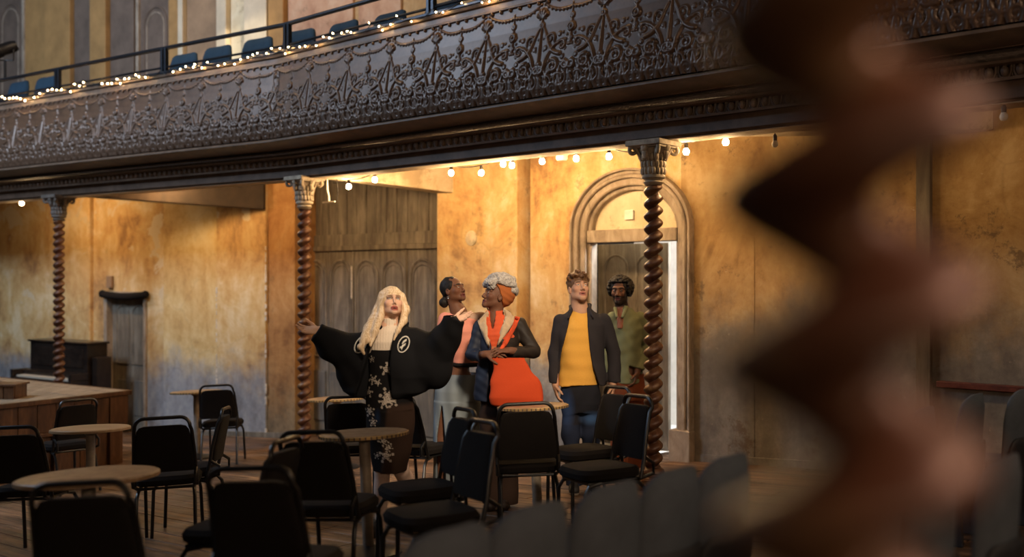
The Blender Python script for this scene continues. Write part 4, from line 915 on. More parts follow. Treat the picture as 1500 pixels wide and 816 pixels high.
def theatre_seat(px, py, label, deg=None, h=0.855):
    yaw = F1.ang() - math.pi / 2 if deg is None else math.radians(deg - 90)
    p = stand(px, py, h); 
    if not used_ts[0]: o = ts0; used_ts[0] = True
    else:
        o = ts0.copy(); COL.objects.link(o)
        for k_ in ts_kids: c = k_.copy(); c.parent = o; COL.objects.link(c)
    back = Vector((math.sin(yaw), -math.cos(yaw), 0)) * 0.075
    loc = p - back; loc.z = ground(loc.x, loc.y); o.location = loc; o.rotation_euler = on_rake(yaw); tag(o, label, 'theatre seat', 'grey upholstered theatre seats in the stalls'); return o
row = [(690, 780), (812, 745), (926, 713), (1017, 690), (1094, 671)]
txt = ['grey theatre seat back at the bottom edge, nearest end of the rear row', 'second grey theatre seat back along the row at the bottom', 'third grey theatre seat back along the row, below the right twisted column', 'fourth grey theatre seat back along the row, right of the twisted column', 'fifth grey theatre seat back, beginning to blur into the foreground column']
TS = [theatre_seat(x, y, l) for (x, y), l in zip(row, txt)]
for (x, y), l in (((1412, 694), 'grey theatre seat back at lower right, beside the blurred column'), ((1508, 672), 'grey theatre seat back at the right edge, lower one'), ((1448, 579), 'far grey theatre seat back on the right, under the red dado rail'), ((1516, 572), 'far grey theatre seat back cut by the right edge'), ((1330, 720), 'grey theatre seat hidden by the lower part of the blurred column'), ((1376, 598), 'grey theatre seat far back, partly behind the blurred column')): TS.append(theatre_seat(x, y, l))
def make_gallery_seat():
    e = empty('gallery_seat'); m_ = MB(); seat_back(m_, 0.52, 0.50, 0.06, 0.03, 0.11); o = m_.obj('backrest', M['blue_fabric'], e, 'all'); o.location = (0, 0, 0.45)
    m_ = MB(); m_.box((0, 0.22, 0.44), (0.44, 0.42, 0.08)); m_.obj('seat', M['blue_fabric'], e, False, 0.03)
    for sx in (-1, 1): m_ = MB(); m_.box((sx * 0.2, 0.15, 0.2), (0.03, 0.3, 0.42)); m_.obj('leg', M['seat_dark'], e, False, 0.005)
    return e
gs0 = make_gallery_seat(); gs_kids = list(gs0.children)
gl_ = ['blue gallery seat back, leftmost behind the balcony rail', 'blue gallery seat back, second from the left behind the rail', 'blue gallery seat back left of the tan panel', 'blue gallery seat back in front of the tan panel', 'blue gallery seat back below the sunlit strip of wall', 'blue gallery seat back just right of the third rail post', 'blue gallery seat back against the pink plaster, left one', 'blue gallery seat back against the pink plaster, right one', 'blue gallery seat back, rightmost by the fourth rail post']
for i, (px, py) in enumerate(((26, 119), (66, 112), (268, 78), (317, 67), (376, 55), (437, 43), (501, 31), (569, 17), (645, 2))):
    F = F2 if px < 440 else F1; w = 0.10; u = F.u(px, w); z = F.z(px, py, w)
    o = gs0 if i == 0 else gs0.copy()
    if i:
        COL.objects.link(o)
        for k_ in gs_kids: c = k_.copy(); c.parent = o; COL.objects.link(c)
    o.location = F.P(u, w, z - 0.95); o.rotation_euler = (0, 0, F.ang()); tag(o, gl_[i], 'seat', 'blue seats in the gallery')
mb = MB(); mb.sweep([(0.0, 3.401), (0.0, 3.60), (W2 - 0.02, 3.60), (W2 - 0.02, 3.401)]); struct(mb.obj('floor_gallery_step', M['dark_beam']))
# ---- stage lantern on the railing, far left
q = Vector(F2.pix(8, 72, -0.28)); lan = tag(empty('stage_lantern', q), 'black stage lantern clamped to the railing at the far left', 'stage light')
mb = MB(); Mr = Euler((math.radians(115), 0, math.radians(-60))).to_matrix(); mb.lathe([(0.0, -0.16), (0.07, -0.16), (0.085, -0.10), (0.085, 0.04), (0.10, 0.06), (0.10, 0.16), (0.085, 0.17)], q, 20, Mr); part(mb, 'body', M['black_frame'], lan, smooth=True)
mb = MB(); mb.tube([q + Vector((-0.12, 0, 0)), q + Vector((-0.12, 0, -0.16)), q + Vector((0.12, 0, -0.16)), q + Vector((0.12, 0, 0))], 0.012, 6); part(mb, 'yoke', M['black_frame'], lan)
mb = MB(); mb.tube([q + Vector((0, 0, -0.16)), (q.x, q.y, 4.46)], 0.018, 8); part(mb, 'clamp', M['black_frame'], lan)
# ================================================================ people: smooth solids from distance fields
def axis(lo, hi, coarse, fine=(), fstep=0.0042):
    out = [lo]
    while out[-1] < hi:
        x = out[-1]; st = coarse
        for a, b in fine:
            if a - 0.5 * coarse <= x < b: st = fstep
        out.append(x + st)
    return np.array(out, np.float32)
class Field:
    def __init__(s, xs, ys, zs): s.x, s.y, s.z = xs, ys, zs; s.D = np.full((len(xs), len(ys), len(zs)), 1.0, np.float32)
    def sl(s, lo, hi):
        return tuple(slice(max(0, int(np.searchsorted(a, l)) - 1), int(np.searchsorted(a, h)) + 1) for a, l, h in zip((s.x, s.y, s.z), lo, hi))
    def grid(s, q): return s.x[q[0]][:, None, None], s.y[q[1]][None, :, None], s.z[q[2]][None, None, :]
    def put(s, fn, lo, hi, k, mode='add'):
        m = max(k, 0.02) + 0.012; q = s.sl([a - m for a in lo], [a + m for a in hi])
        if any(a.stop - a.start < 1 for a in q): return
        d = fn(*s.grid(q)).astype(np.float32); D = s.D[q]
        if mode == 'sub': d = -d
        if k > 1e-6:
            h = np.maximum(k - np.abs(D - d), 0) / k; e = h * h * k * 0.25
            s.D[q] = np.minimum(D, d) - e if mode == 'add' else np.maximum(D, d) + e
        else: s.D[q] = np.minimum(D, d) if mode == 'add' else np.maximum(D, d)
    def cap(s, a, b, ra, rb=None, k=0.02, mode='add'):
        a = np.array(a, float); b = np.array(b, float); rb = ra if rb is None else rb; R = max(ra, rb); ab = b - a; L2 = float(ab @ ab) + 1e-12
        def fn(X, Y, Z):
            px, py, pz = X - a[0], Y - a[1], Z - a[2]; t_ = np.clip((px * ab[0] + py * ab[1] + pz * ab[2]) / L2, 0, 1)
            return np.sqrt((px - t_ * ab[0]) ** 2 + (py - t_ * ab[1]) ** 2 + (pz - t_ * ab[2]) ** 2) - (ra + (rb - ra) * t_)
        s.put(fn, np.minimum(a, b) - R, np.maximum(a, b) + R, k, mode)
    def chain(s, pts, rs, k=0.02):
        for i in range(len(pts) - 1): s.cap(pts[i], pts[i + 1], rs[i], rs[i + 1], k)
    def ell(s, c, r, R=None, k=0.02, mode='add'):
        c = np.array(c, float); r = np.array(r, float); R = np.eye(3) if R is None else np.array(R)
        def fn(X, Y, Z):
            px, py, pz = X - c[0], Y - c[1], Z - c[2]
            q = [px * R[0, i] + py * R[1, i] + pz * R[2, i] for i in range(3)]
            k0 = np.sqrt(sum((q[i] / r[i]) ** 2 for i in range(3))) + 1e-9; k1 = np.sqrt(sum((q[i] / r[i] ** 2) ** 2 for i in range(3))) + 1e-9
            return k0 * (k0 - 1) / k1
        m = r.max(); s.put(fn, c - m, c + m, k, mode)
    def loft(s, rows, k=0.02, p=2.0, mode='add'):
        """rows of (z, cx, cy, half width, half depth) with z rising"""
        rows = sorted(rows); z_, cx, cy, a, b = [np.array(c, np.float32) for c in zip(*rows)]
        def fn(X, Y, Z):
            zz = Z; A = np.interp(zz, z_, a); B = np.interp(zz, z_, b); x = np.abs(X - np.interp(zz, z_, cx)) / A; y = np.abs(Y - np.interp(zz, z_, cy)) / B
            d = ((x ** p + y ** p) ** (1 / p) - 1) * np.minimum(A, B)
            return np.maximum(d, np.maximum(z_[0] - zz, zz - z_[-1]))
        s.put(fn, (float((cx - a).min()), float((cy - b).min()), float(z_[0])), (float((cx + a).max()), float((cy + b).max()), float(z_[-1])), k, mode)
    def wedge(s, rows, y0, y1, k=0.006):
        """cut away what lies between xl(z) and xr(z), from y0 to y1"""
        rows = sorted(rows); z_, xl, xr = [np.array(c, np.float32) for c in zip(*rows)]
        def fn(X, Y, Z):
            d = np.maximum(np.interp(Z, z_, xl) - X, X - np.interp(Z, z_, xr)); d = np.maximum(d, np.maximum(Y - y1, y0 - Y)); return np.maximum(d, np.maximum(z_[0] - Z, Z - z_[-1]))
        s.put(fn, (float(xl.min()), y0, float(z_[0])), (float(xr.max()), y1, float(z_[-1])), k, 'sub')
    def trim(s, c, d, R):
        """cut everything beyond the plane at c facing d, within R"""
        c = np.array(c, float); d = np.array(d, float); d = d / np.linalg.norm(d)
        def fn(X, Y, Z):
            px, py, pz = X - c[0], Y - c[1], Z - c[2]; return np.maximum(-(px * d[0] + py * d[1] + pz * d[2]), np.sqrt(px ** 2 + py ** 2 + pz ** 2) - R)
        s.put(fn, c - R, c + R, 0.004, 'sub')
    def folds(s, amp, f=(9, 9, 14), seed=0, z0=-9, z1=9):
        r = np.random.default_rng(seed); X, Y, Z = s.x[:, None, None], s.y[None, :, None], s.z[None, None, :]; w = 0
        for i in range(4):
            a = r.normal(size=3) * np.array(f) * (1 + 0.7 * i); ph = r.uniform(0, 6.28); bend = r.normal(size=3) * 6
            w = w + np.sin(a[0] * X + a[1] * Y + a[2] * Z + ph + 1.2 * np.sin(bend[0] * X + bend[1] * Y + bend[2] * Z)) / (1 + 0.6 * i)
        s.D += (amp * w).astype(np.float32) * ((s.z > z0) & (s.z < z1))[None, None, :]
    def mesh(s, name, m, parent=None, loc=None, color=None, smooth='all'):
        D = s.D; I = D < 0; nx, ny, nz = D.shape
        cnt = np.zeros((nx - 1, ny - 1, nz - 1), np.uint8)
        cs = [(i, j, k_) for i in (0, 1) for j in (0, 1) for k_ in (0, 1)]
        for i, j, k_ in cs: cnt += I[i:nx - 1 + i, j:ny - 1 + j, k_:nz - 1 + k_]
        act = (cnt > 0) & (cnt < 8); ci, cj, ck = np.nonzero(act); N = len(ci); idx = np.full(cnt.shape, -1, np.int32); idx[act] = np.arange(N)
        P = [np.stack([s.x[ci + i], s.y[cj + j], s.z[ck + k_]], 1) for i, j, k_ in cs]; Vv = [D[ci + i, cj + j, ck + k_] for i, j, k_ in cs]
        acc = np.zeros((N, 3), np.float32); n_ = np.zeros(N, np.float32)
        for a in range(8):
            for b in range(a + 1, 8):
                if sum(x != y for x, y in zip(cs[a], cs[b])) != 1: continue
                mk = (Vv[a] < 0) != (Vv[b] < 0); t_ = np.where(mk, Vv[a] / np.where(mk, Vv[a] - Vv[b], 1), 0)[:, None]
                acc += np.where(mk[:, None], P[a] + (P[b] - P[a]) * t_, 0); n_ += mk
        vt = acc / n_[:, None]; quads = []
        for ax in range(3):
            o = [(1, 2), (2, 0), (0, 1)][ax]; A = [slice(None)] * 3; B = [slice(None)] * 3; A[ax] = slice(0, D.shape[ax] - 1); B[ax] = slice(1, None)
            for q in o: A[q] = slice(1, D.shape[q] - 1); B[q] = slice(1, D.shape[q] - 1)
            a, b = I[tuple(A)], I[tuple(B)]
            for flip in (False, True):
                e = np.argwhere((a & ~b) if not flip else (~a & b)); e = e + 1; e[:, ax] -= 1
                if not len(e): continue
                c = []
                for d1, d2 in ((-1, -1), (0, -1), (0, 0), (-1, 0)):
                    f_ = e.copy(); f_[:, o[0]] += d1; f_[:, o[1]] += d2; c.append(idx[f_[:, 0], f_[:, 1], f_[:, 2]])
                if flip: c = c[::-1]
                quads.append(np.stack(c, 1))
        Q = np.concatenate(quads); Q = Q[(Q >= 0).all(1)]
        me = bpy.data.meshes.new(name); me.vertices.add(N); me.vertices.foreach_set('co', vt.astype(np.float32).ravel())
        me.loops.add(len(Q) * 4); me.loops.foreach_set('vertex_index', Q.astype(np.int32).ravel()); me.polygons.add(len(Q)); me.polygons.foreach_set('loop_start', np.arange(0, len(Q) * 4, 4, dtype=np.int32))
        me.update(calc_edges=True); me.validate()
        if color is not None: setcol(me, color(vt[:, 0], vt[:, 1], vt[:, 2]))
        return link(name, me, m, parent, smooth, 0, loc if loc is not None else (0, 0, 0))
def setcol(me, c):
    at = me.color_attributes.new('col', 'FLOAT_COLOR', 'POINT'); c = np.concatenate([c, np.ones((len(c), 1))], 1).astype(np.float32); at.data.foreach_set('color', c.ravel())
def lerp_c(base, c, m): m = np.clip(m, 0, 1)[:, None]; return base * (1 - m) + np.array(c)[None, :] * m
def uni(c): return lambda x, y, z: np.tile(np.array(c, float), (len(x), 1))
def blob(x, z, cx, cz, r): return np.clip((r - np.hypot(x - cx, z - cz)) / (0.25 * r) + 0.5, 0, 1)
def facing(az, pitch, roll=0):
    a, p = math.radians(az), math.radians(pitch); f = Vector((math.cos(p) * math.cos(a), math.cos(p) * math.sin(a), math.sin(p))); r = f.cross(Vector((0, 0, 1))).normalized(); u = r.cross(f)
    if roll: q = Matrix.Rotation(math.radians(roll), 3, f); r = q @ r; u = q @ u
    return np.array([r, f, u]).T                            # columns: right, forward, up
M['skin'] = painted('skin', 0.55, 0.08, 120, 0.22); M['skin'].node_tree.nodes['Principled BSDF'].inputs['Subsurface Weight'].default_value = 0.06; M['skin'].node_tree.nodes['Principled BSDF'].inputs['Subsurface Radius'].default_value = (0.02, 0.008, 0.004)
M['cloth'] = painted('dyed_cloth', 0.9, 0.35, 220, 0.15); M['eye'] = painted('eye', 0.12, 0.0, 10, 0.6)
M['leather'] = painted('soft_leather', 0.6, 0.25, 160, 0.25)
def hairmat(name, c0, c1, c2, scale=(90, 90, 8), rough=0.42):
    t = NT(name); p = t.pos(scale, True); f = t.noise(p, 1.0, 4, 0.6); col = t.ramp(f, [(0.3, c0), (0.5, c1), (0.7, c2)]); t.bump(f, 0.10, 0.002); return t.out(col, rough, 0, 0.25)
def head(S, c, R, s, mouth=0.0, nose=1.0, lips=1.0, fem=0.0):
    """skull, jaw, features; c = middle of the head at eye level"""
    c = np.array(c); L = lambda x, y, z: c + R @ (np.array((x, y, z)) * s)
    S.ell(L(0, -0.014, 0.036), np.array((0.072, 0.092, 0.082)) * s, R, 0.01)
    S.ell(L(0, 0.022, -0.030), np.array((0.060 + 0.002 * fem, 0.066, 0.080 - 0.006 * fem)) * s, R, 0.03 * s)
    jr = (0.020 - 0.005 * fem) * s; cz = -0.100 + 0.008 * fem
    for sx in (-1, 1): S.cap(L(sx * (0.045 - 0.003 * fem), 0.005, -0.058), L(sx * 0.010, 0.070, cz), jr, jr, 0.025 * s)
    S.ell(L(0, 0.072, cz - 0.002), np.array((0.020 - 0.004 * fem, 0.018, 0.016)) * s, R, 0.02 * s)
    for sx in (-1, 1):
        S.ell(L(sx * 0.040, 0.060, -0.024), np.array((0.022, 0.020, 0.018)) * s, R, 0.025 * s)
        S.cap(L(sx * 0.012, 0.086, 0.022), L(sx * 0.044, 0.072, 0.024), 0.011 * s, 0.010 * s, 0.016 * s)
        S.ell(L(sx * 0.030, 0.096, 0.002), np.array((0.019, 0.016, 0.012)) * s, R, 0.012 * s, 'sub')
        S.ell(L(sx * 0.030, 0.0745, 0.003), np.array((0.0150, 0.0150, 0.0145)) * s, R, 0.003)
        S.ell(L(sx * 0.030, 0.092, 0.002), np.array((0.0125, 0.0090, 0.0047)) * s, R, 0.001, 'sub')
        S.ell(L(sx * 0.0745, -0.008, -0.008), np.array((0.009, 0.020, 0.031)) * s, R, 0.006); S.ell(L(sx * 0.082, -0.002, -0.004), np.array((0.005, 0.010, 0.016)) * s, R, 0.004, 'sub')
    S.cap(L(0, 0.084, 0.014), L(0, 0.106, -0.034), 0.0085 * s, 0.0115 * s * nose, 0.012 * s)
    for sx in (-1, 1): S.ell(L(sx * 0.012 * nose, 0.094, -0.040), np.array((0.0085, 0.010, 0.008)) * s * nose, R, 0.008 * s)
    dm_ = 0.008 * mouth
    S.cap(L(-0.018, 0.084, -0.063), L(0.018, 0.084, -0.063), 0.0085 * s * lips, None, 0.008 * s); S.cap(L(-0.014, 0.083, -0.077 - dm_), L(0.014, 0.083, -0.077 - dm_), 0.0085 * s * lips, None, 0.008 * s)
    S.ell(L(0, 0.098, -0.070 - dm_ / 2), np.array((0.019, 0.016, 0.0022 + dm_ * 0.7)) * s, R, 0.003, 'sub')
def face_colors(skin, c, R, s, lip=(0.5, 0.1, 0.08), brow=None, mouth=0.0, beard=None, lid=None):
    c = np.array(c)
    def fn(x, y, z):
        col = np.tile(np.array(skin, float), (len(x), 1)); q = (np.stack([x, y, z], 1) - c) @ R / s; X, Y, Z = q.T; fr = Y > 0.05
        dm_ = 0.008 * mouth
        m = np.clip(1.3 - np.hypot(np.maximum(np.abs(X) - 0.002, 0) / 0.022, (Z + 0.070 + dm_ / 2) / (0.0135 + dm_)), 0, 0.3) / 0.3 * fr * (Y > 0.072); col = lerp_c(col, lip, m)
        if mouth: m = np.clip(1.25 - np.hypot(X / 0.015, (Z + 0.070 + dm_ / 2) / (0.0015 + dm_ * 0.6)), 0, 0.25) / 0.25 * fr; col = lerp_c(col, (0.06, 0.015, 0.012), m)
        m = np.clip(1.2 - np.hypot((np.abs(X) - 0.052) / 0.03, (Z + 0.03) / 0.03), 0, 0.6) * 0.35 * fr; col = lerp_c(col, tuple(np.array(skin) * np.array((1.05, 0.72, 0.70))), m)
        if lid: m = np.clip(1.2 - np.hypot((np.abs(X) - 0.030) / 0.020, (Z - 0.008) / 0.012), 0, 0.3) / 0.3 * fr; col = lerp_c(col, lid, m * 0.7)
        if brow: m = np.clip(1.2 - np.hypot((np.abs(X) - 0.030) / 0.021, (Z - 0.0265 + 0.12 * np.abs(np.abs(X) - 0.034)) / 0.0055), 0, 0.3) / 0.3 * fr; col = lerp_c(col, brow, m)
        if beard: 
            m = ((Z < -0.045 - 0.3 * np.maximum(0, 0.035 - np.abs(X))) & (Y > -0.01) & (Z > -0.135)) | ((np.abs(X) > 0.056) & (Z < 0.0) & (Z > -0.12) & (Y > 0.0)) | ((np.abs(Z + 0.050) < 0.006) & (np.abs(X) < 0.026) & fr)
            lipm = np.hypot(X / 0.024, (Z + 0.070) / 0.013) < 1; col = lerp_c(col, beard, (m & ~lipm) * 0.92)
        return col
    return fn
def eyes(parent, c, R, s, gaze, iris=(0.03, 0.018, 0.01)):
    c = np.array(c); g = np.array(gaze, float); g /= np.linalg.norm(g)
    for sx in (-1, 1):
        p = c + R @ (np.array((sx * 0.030, 0.0755, 0.003)) * s); mb = MB(); mb.ball((0, 0, 0), 0.0132 * s, 20, 14); o = mb.obj('eye', M['eye'], parent, 'all'); o.location = Vector(p); o.name = 'eye'
        v = np.array([list(q.co) for q in o.data.vertices]); d = (v / np.linalg.norm(v, axis=1)[:, None]) @ (R @ g); col = np.tile(np.array((0.42, 0.38, 0.35)), (len(v), 1)); col = lerp_c(col, iris, (d > 0.86) * 1.0); setcol(o.data, lerp_c(col, (0.004, 0.004, 0.004), (d > 0.965) * 1.0))
def hand(S, w, f, nrm, side, s=1.0, curl=0.35, spread=0.18):
    w = np.array(w, float); f = np.array(f, float); f /= np.linalg.norm(f); n = np.array(nrm, float); n = n - f * (n @ f); n /= np.linalg.norm(n); lat = np.cross(f, n) * side; R = np.stack([f, lat, n], 1)
    S.ell(w + f * 0.052 * s, np.array((0.052, 0.042, 0.0155)) * s, R, 0.012); S.cap(w - f * 0.02, w + f * 0.03 * s, 0.024 * s, 0.022 * s, 0.02)
    for i, (L, off) in enumerate(((0.070, 0.031), (0.078, 0.0105), (0.072, -0.0105), (0.056, -0.030))):
        p = w + f * (0.088 - 0.006 * abs(i - 1.2)) * s + lat * off * s; a = spread * (1.2 - 0.8 * i); bend = curl * (0.35 + 0.10 * i)
        for k_, (fr, r0, r1) in enumerate(((0.46, 0.0088, 0.0082), (0.30, 0.0082, 0.0075), (0.24, 0.0075, 0.0062))):
            d = f * math.cos(bend) + n * math.sin(bend); d = d * math.cos(a) + lat * math.sin(a); q = p + d * L * fr * s; S.cap(p, q, r0 * s, r1 * s, 0.004 if k_ else 0.008); p = q; bend += curl * 0.9
    p = w + f * 0.022 * s + lat * 0.028 * s
    for L, a, up, r0, r1 in ((0.040, 0.85, 0.30, 0.0135, 0.0105), (0.032, 0.60, 0.45, 0.0105, 0.009), (0.024, 0.45, 0.5, 0.009, 0.007)):
        d = f * math.cos(a) + lat * math.sin(a) + n * up * (0.5 + curl); d /= np.linalg.norm(d); q = p + d * L * s; S.cap(p, q, r0 * s, r1 * s, 0.008); p = q
def shoe(person, toe, heel, m_fn, name='shoe', sole=0.018, h=0.075, heel_h=0.0, wd=0.042):
    toe, heel = np.array(toe, float), np.array(heel, float); d = toe - heel; L = np.linalg.norm(d); d /= L; lo = np.minimum(toe, heel) - 0.09; hi = np.maximum(toe, heel) + 0.12
    S = Field(*[axis(a, b, 0.0062) for a, b in zip(lo, hi)]); z = np.array((0, 0, 1.0))
    S.cap(heel + d * 0.03 + z * 0.035, toe - d * 0.045 + z * 0.030, wd * 0.86, wd, 0.02); S.cap(heel + d * 0.045 + z * 0.04, heel + d * 0.055 + z * (h + 0.03), wd * 0.85, wd * 0.85, 0.03); S.cap(toe - d * 0.11 + z * 0.045, heel + d * 0.07 + z * 0.075, wd * 0.8, wd * 0.8, 0.03)
    q = heel[2]; S.D = np.maximum(S.D, (q - S.z)[None, None, :].astype(np.float32)); S.D = np.maximum(S.D, (S.z - q - h - 0.02)[None, None, :].astype(np.float32))
    return S.mesh(name, M['leather'], person, None, lambda x, y, zz: m_fn(x, y, zz - q))
def decal(parent, target, polys, name, m, lift=0.004, y0=-0.9, cuts=3, thick=0.006):
    """flat pieces (lists of x, z corners) laid on the front of a garment and given thickness"""
    bm = bmesh.new()
    for poly in polys:
        f = bm.faces.new([bm.verts.new((x, y0, z)) for x, z in poly])
    bmesh.ops.triangulate(bm, faces=bm.faces[:]); 
    if cuts: bmesh.ops.subdivide_edges(bm, edges=bm.edges[:], cuts=cuts, use_grid_fill=True)
    bvh = BVHTree.FromPolygons([v.co for v in target.data.vertices], [list(p.vertices) for p in target.data.polygons])
    last = None; miss = []
    for v in bm.verts:
        h = bvh.ray_cast(Vector((v.co.x, y0, v.co.z)), Vector((0, 1, 0)))
        if h[0] is not None: v.co.y = h[0].y - lift; last = v.co.y
        else: miss.append(v)
    ys = [v.co.y for v in bm.verts if v not in miss]
    for v in miss: v.co.y = (sum(ys) / len(ys)) if ys else -0.15
    me = bpy.data.meshes.new(name); bmesh.ops.recalc_face_normals(bm, faces=bm.faces); bm.to_mesh(me); bm.free(); o = link(name, me, m, parent, 'all'); sd = o.modifiers.new('thickness', 'SOLIDIFY'); sd.thickness = thick; sd.offset = 0; return o
class Who:
    """person-local coordinates from the point where a joint is seen and its depth offset"""
    def __init__(s, px, Y): X = (px - 750) / FPX * Y; s.Y = Y; s.base = Vector((X, Y, ground(X, Y)))
    def __call__(s, px, py, dy=0.0): p = V(px, py, s.Y + dy) - s.base; return np.array(p)
    def rows(s, R, cy=0.0):
        out = []
        for r in R:
            py, xl, xr, b = r[:4]; dy = r[4] if len(r) > 4 else cy; a, c = s(xl, py, dy), s(xr, py, dy); out.append((a[2], (a[0] + c[0]) / 2, dy, (c[0] - a[0]) / 2, b))
        return out
    def cut(s, R, dy=-0.12): return [(s(xl, py, dy)[2], s(xl, py, dy)[0], s(xr, py, dy)[0]) for py, xl, xr in R]
    def xz(s, pts, dy=-0.14): return [(s(px, py, dy)[0], s(px, py, dy)[2]) for px, py in pts]
def limbs(S, arm, leg, torso=None):
    """arm / leg: lists of joints; torso: pelvis, chest, neck base"""
    for a in arm: S.chain(a, [0.042, 0.034, 0.025], 0.02)
    for l in leg: S.chain(l, [0.072, 0.052, 0.034], 0.02); kn, an = np.array(l[1]), np.array(l[2]); S.ell(kn * 0.68 + an * 0.32 + np.array((0, 0.018, 0)), (0.050, 0.054, 0.12), None, 0.03)
    if torso:
        pe, ch, nb = [np.array(q, float) for q in torso]; S.ell(pe, (0.125, 0.075, 0.10), None, 0.03); S.cap(pe, ch, 0.075, 0.085, 0.04); S.ell(ch, (0.125, 0.08, 0.14), None, 0.03); S.cap(ch + np.array((0, 0, 0.08)), nb, 0.075, 0.055, 0.05)
# ---------------------------------------------------------------- the blonde woman with spread arms
w = Who(563, 6.85); c = w(574, 444.5); R = facing(-71, 24, -2); s_ = 0.95
S = Field(axis(-0.66, 0.64, 0.009, [(-0.63, -0.43), (-0.06, 0.18), (0.40, 0.60)]), axis(-0.42, 0.42, 0.009, [(-0.30, 0.0)], 0.005), axis(-0.02, 1.75, 0.009, [(1.32, 1.72)]))
head(S, c, R, s_, 0.7, 0.72, 0.75, 1.0); S.cap(c + R @ np.array((0, -0.03, -0.06)), w(570, 482), 0.050, 0.056, 0.03)
shl, shr = w(541, 493), w(604, 492); wl, wr_ = w(468, 484, -0.14), w(660, 470, -0.22)
limbs(S, [[shl, w(505, 512, -0.02), wl], [shr, w(648, 522, -0.05), wr_]], [[w(556, 610), w(560, 690, -0.03), w(557, 771, -0.02)], [w(580, 610), w(588, 690, 0.02), w(612, 757, 0.26)]], (w(566, 600), w(570, 525), w(570, 484)))
S.cap(w(555, 786, -0.02), w(552, 790, -0.12), 0.03, 0.03, 0.02); S.cap(w(614, 766, 0.28), w(616, 772, 0.2), 0.03, 0.03, 0.02)
hand(S, wl, (-0.92, -0.30, 0.05), (0.1, -0.55, 0.8), 1, 0.98, 0.30); hand(S, wr_, (0.93, -0.25, 0.22), (-0.15, -0.45, 0.85), -1, 0.98, 0.18)
fc = face_colors((0.70, 0.43, 0.30), c, R, s_, (0.33, 0.085, 0.065), (0.26, 0.15, 0.09), 0.7, None, (0.05, 0.025, 0.02))
def bcol(x, y, z): col = fc(x, y, z); return lerp_c(col, (0.62, 0.46, 0.38), (z < 0.72) * 1.0)
blonde = tag(S.mesh('person', M['skin'], None, w.base, bcol), 'woman with long blonde hair, black bomber jacket and floral dress, arms spread wide', 'person')
eyes(blonde, c, R, s_, (0.05, 0.9, 0.42), (0.10, 0.08, 0.06))
M['blonde'] = hairmat('blonde_hair', (0.42, 0.26, 0.13), (0.66, 0.48, 0.30), (0.82, 0.67, 0.50), (130, 130, 5))
S = Field(axis(-0.28, 0.26, 0.005), axis(-0.24, 0.22, 0.005), axis(1.20, 1.76, 0.005)); L = lambda x, y, z: c + R @ (np.array((x, y, z)) * s_)
S.ell(L(0, -0.016, 0.038), np.array((0.087, 0.106, 0.097)) * s_, R, 0.01)
S.chain([w(561, 432, 0.0), w(554, 458, 0.0), w(542, 482, -0.07), w(532, 499, -0.16)], [0.030, 0.040, 0.042, 0.028], 0.02); S.chain([w(562, 440, -0.03), w(557, 464, -0.05), w(549, 486, -0.13), w(543, 506, -0.18)], [0.022, 0.026, 0.024, 0.010], 0.02)
S.chain([w(536, 498, -0.16), w(528, 508, -0.185), w(533, 518, -0.19)], [0.026, 0.018, 0.010], 0.015)
S.chain([w(589, 434, 0.0), w(594, 454, -0.01), w(591, 470, -0.06), w(583, 484, -0.13), w(577, 498, -0.15)], [0.024, 0.028, 0.024, 0.015, 0.007], 0.02); S.chain([w(575, 440, 0.09), w(572, 478, 0.12)], [0.08, 0.07], 0.03)
S.ell(L(0, 0.125, -0.058), np.array((0.056, 0.085, 0.084)) * s_, R, 0.008, 'sub'); S.ell(L(0, 0.06, -0.12), np.array((0.045, 0.085, 0.06)) * s_, R, 0.01, 'sub')
S.D += (0.0008 * np.sin(S.x[:, None, None] * 420 + 2.2 * np.sin(S.z[None, None, :] * 34 + S.y[None, :, None] * 20)) + 0.0010 * np.sin(S.x[:, None, None] * 150 + S.z[None, None, :] * 22)).astype(np.float32)
S.mesh('hair', M['blonde'], blonde)
# white pleated blouse
S = Field(axis(-0.2, 0.2, 0.006), axis(-0.2, 0.16, 0.006), axis(1.10, 1.50, 0.006))
S.loft(w.rows([(520, 538, 594, 0.105), (500, 541, 594, 0.112), (484, 550, 590, 0.085), (476, 560, 583, 0.062), (466, 561, 582, 0.060)]), 0.01); S.D += (0.0014 * np.sin(S.x[:, None, None] * 330 + 1.5 * S.z[None, None, :])).astype(np.float32)
S.mesh('blouse', M['cloth'], blonde, None, uni((0.74, 0.62, 0.50)))
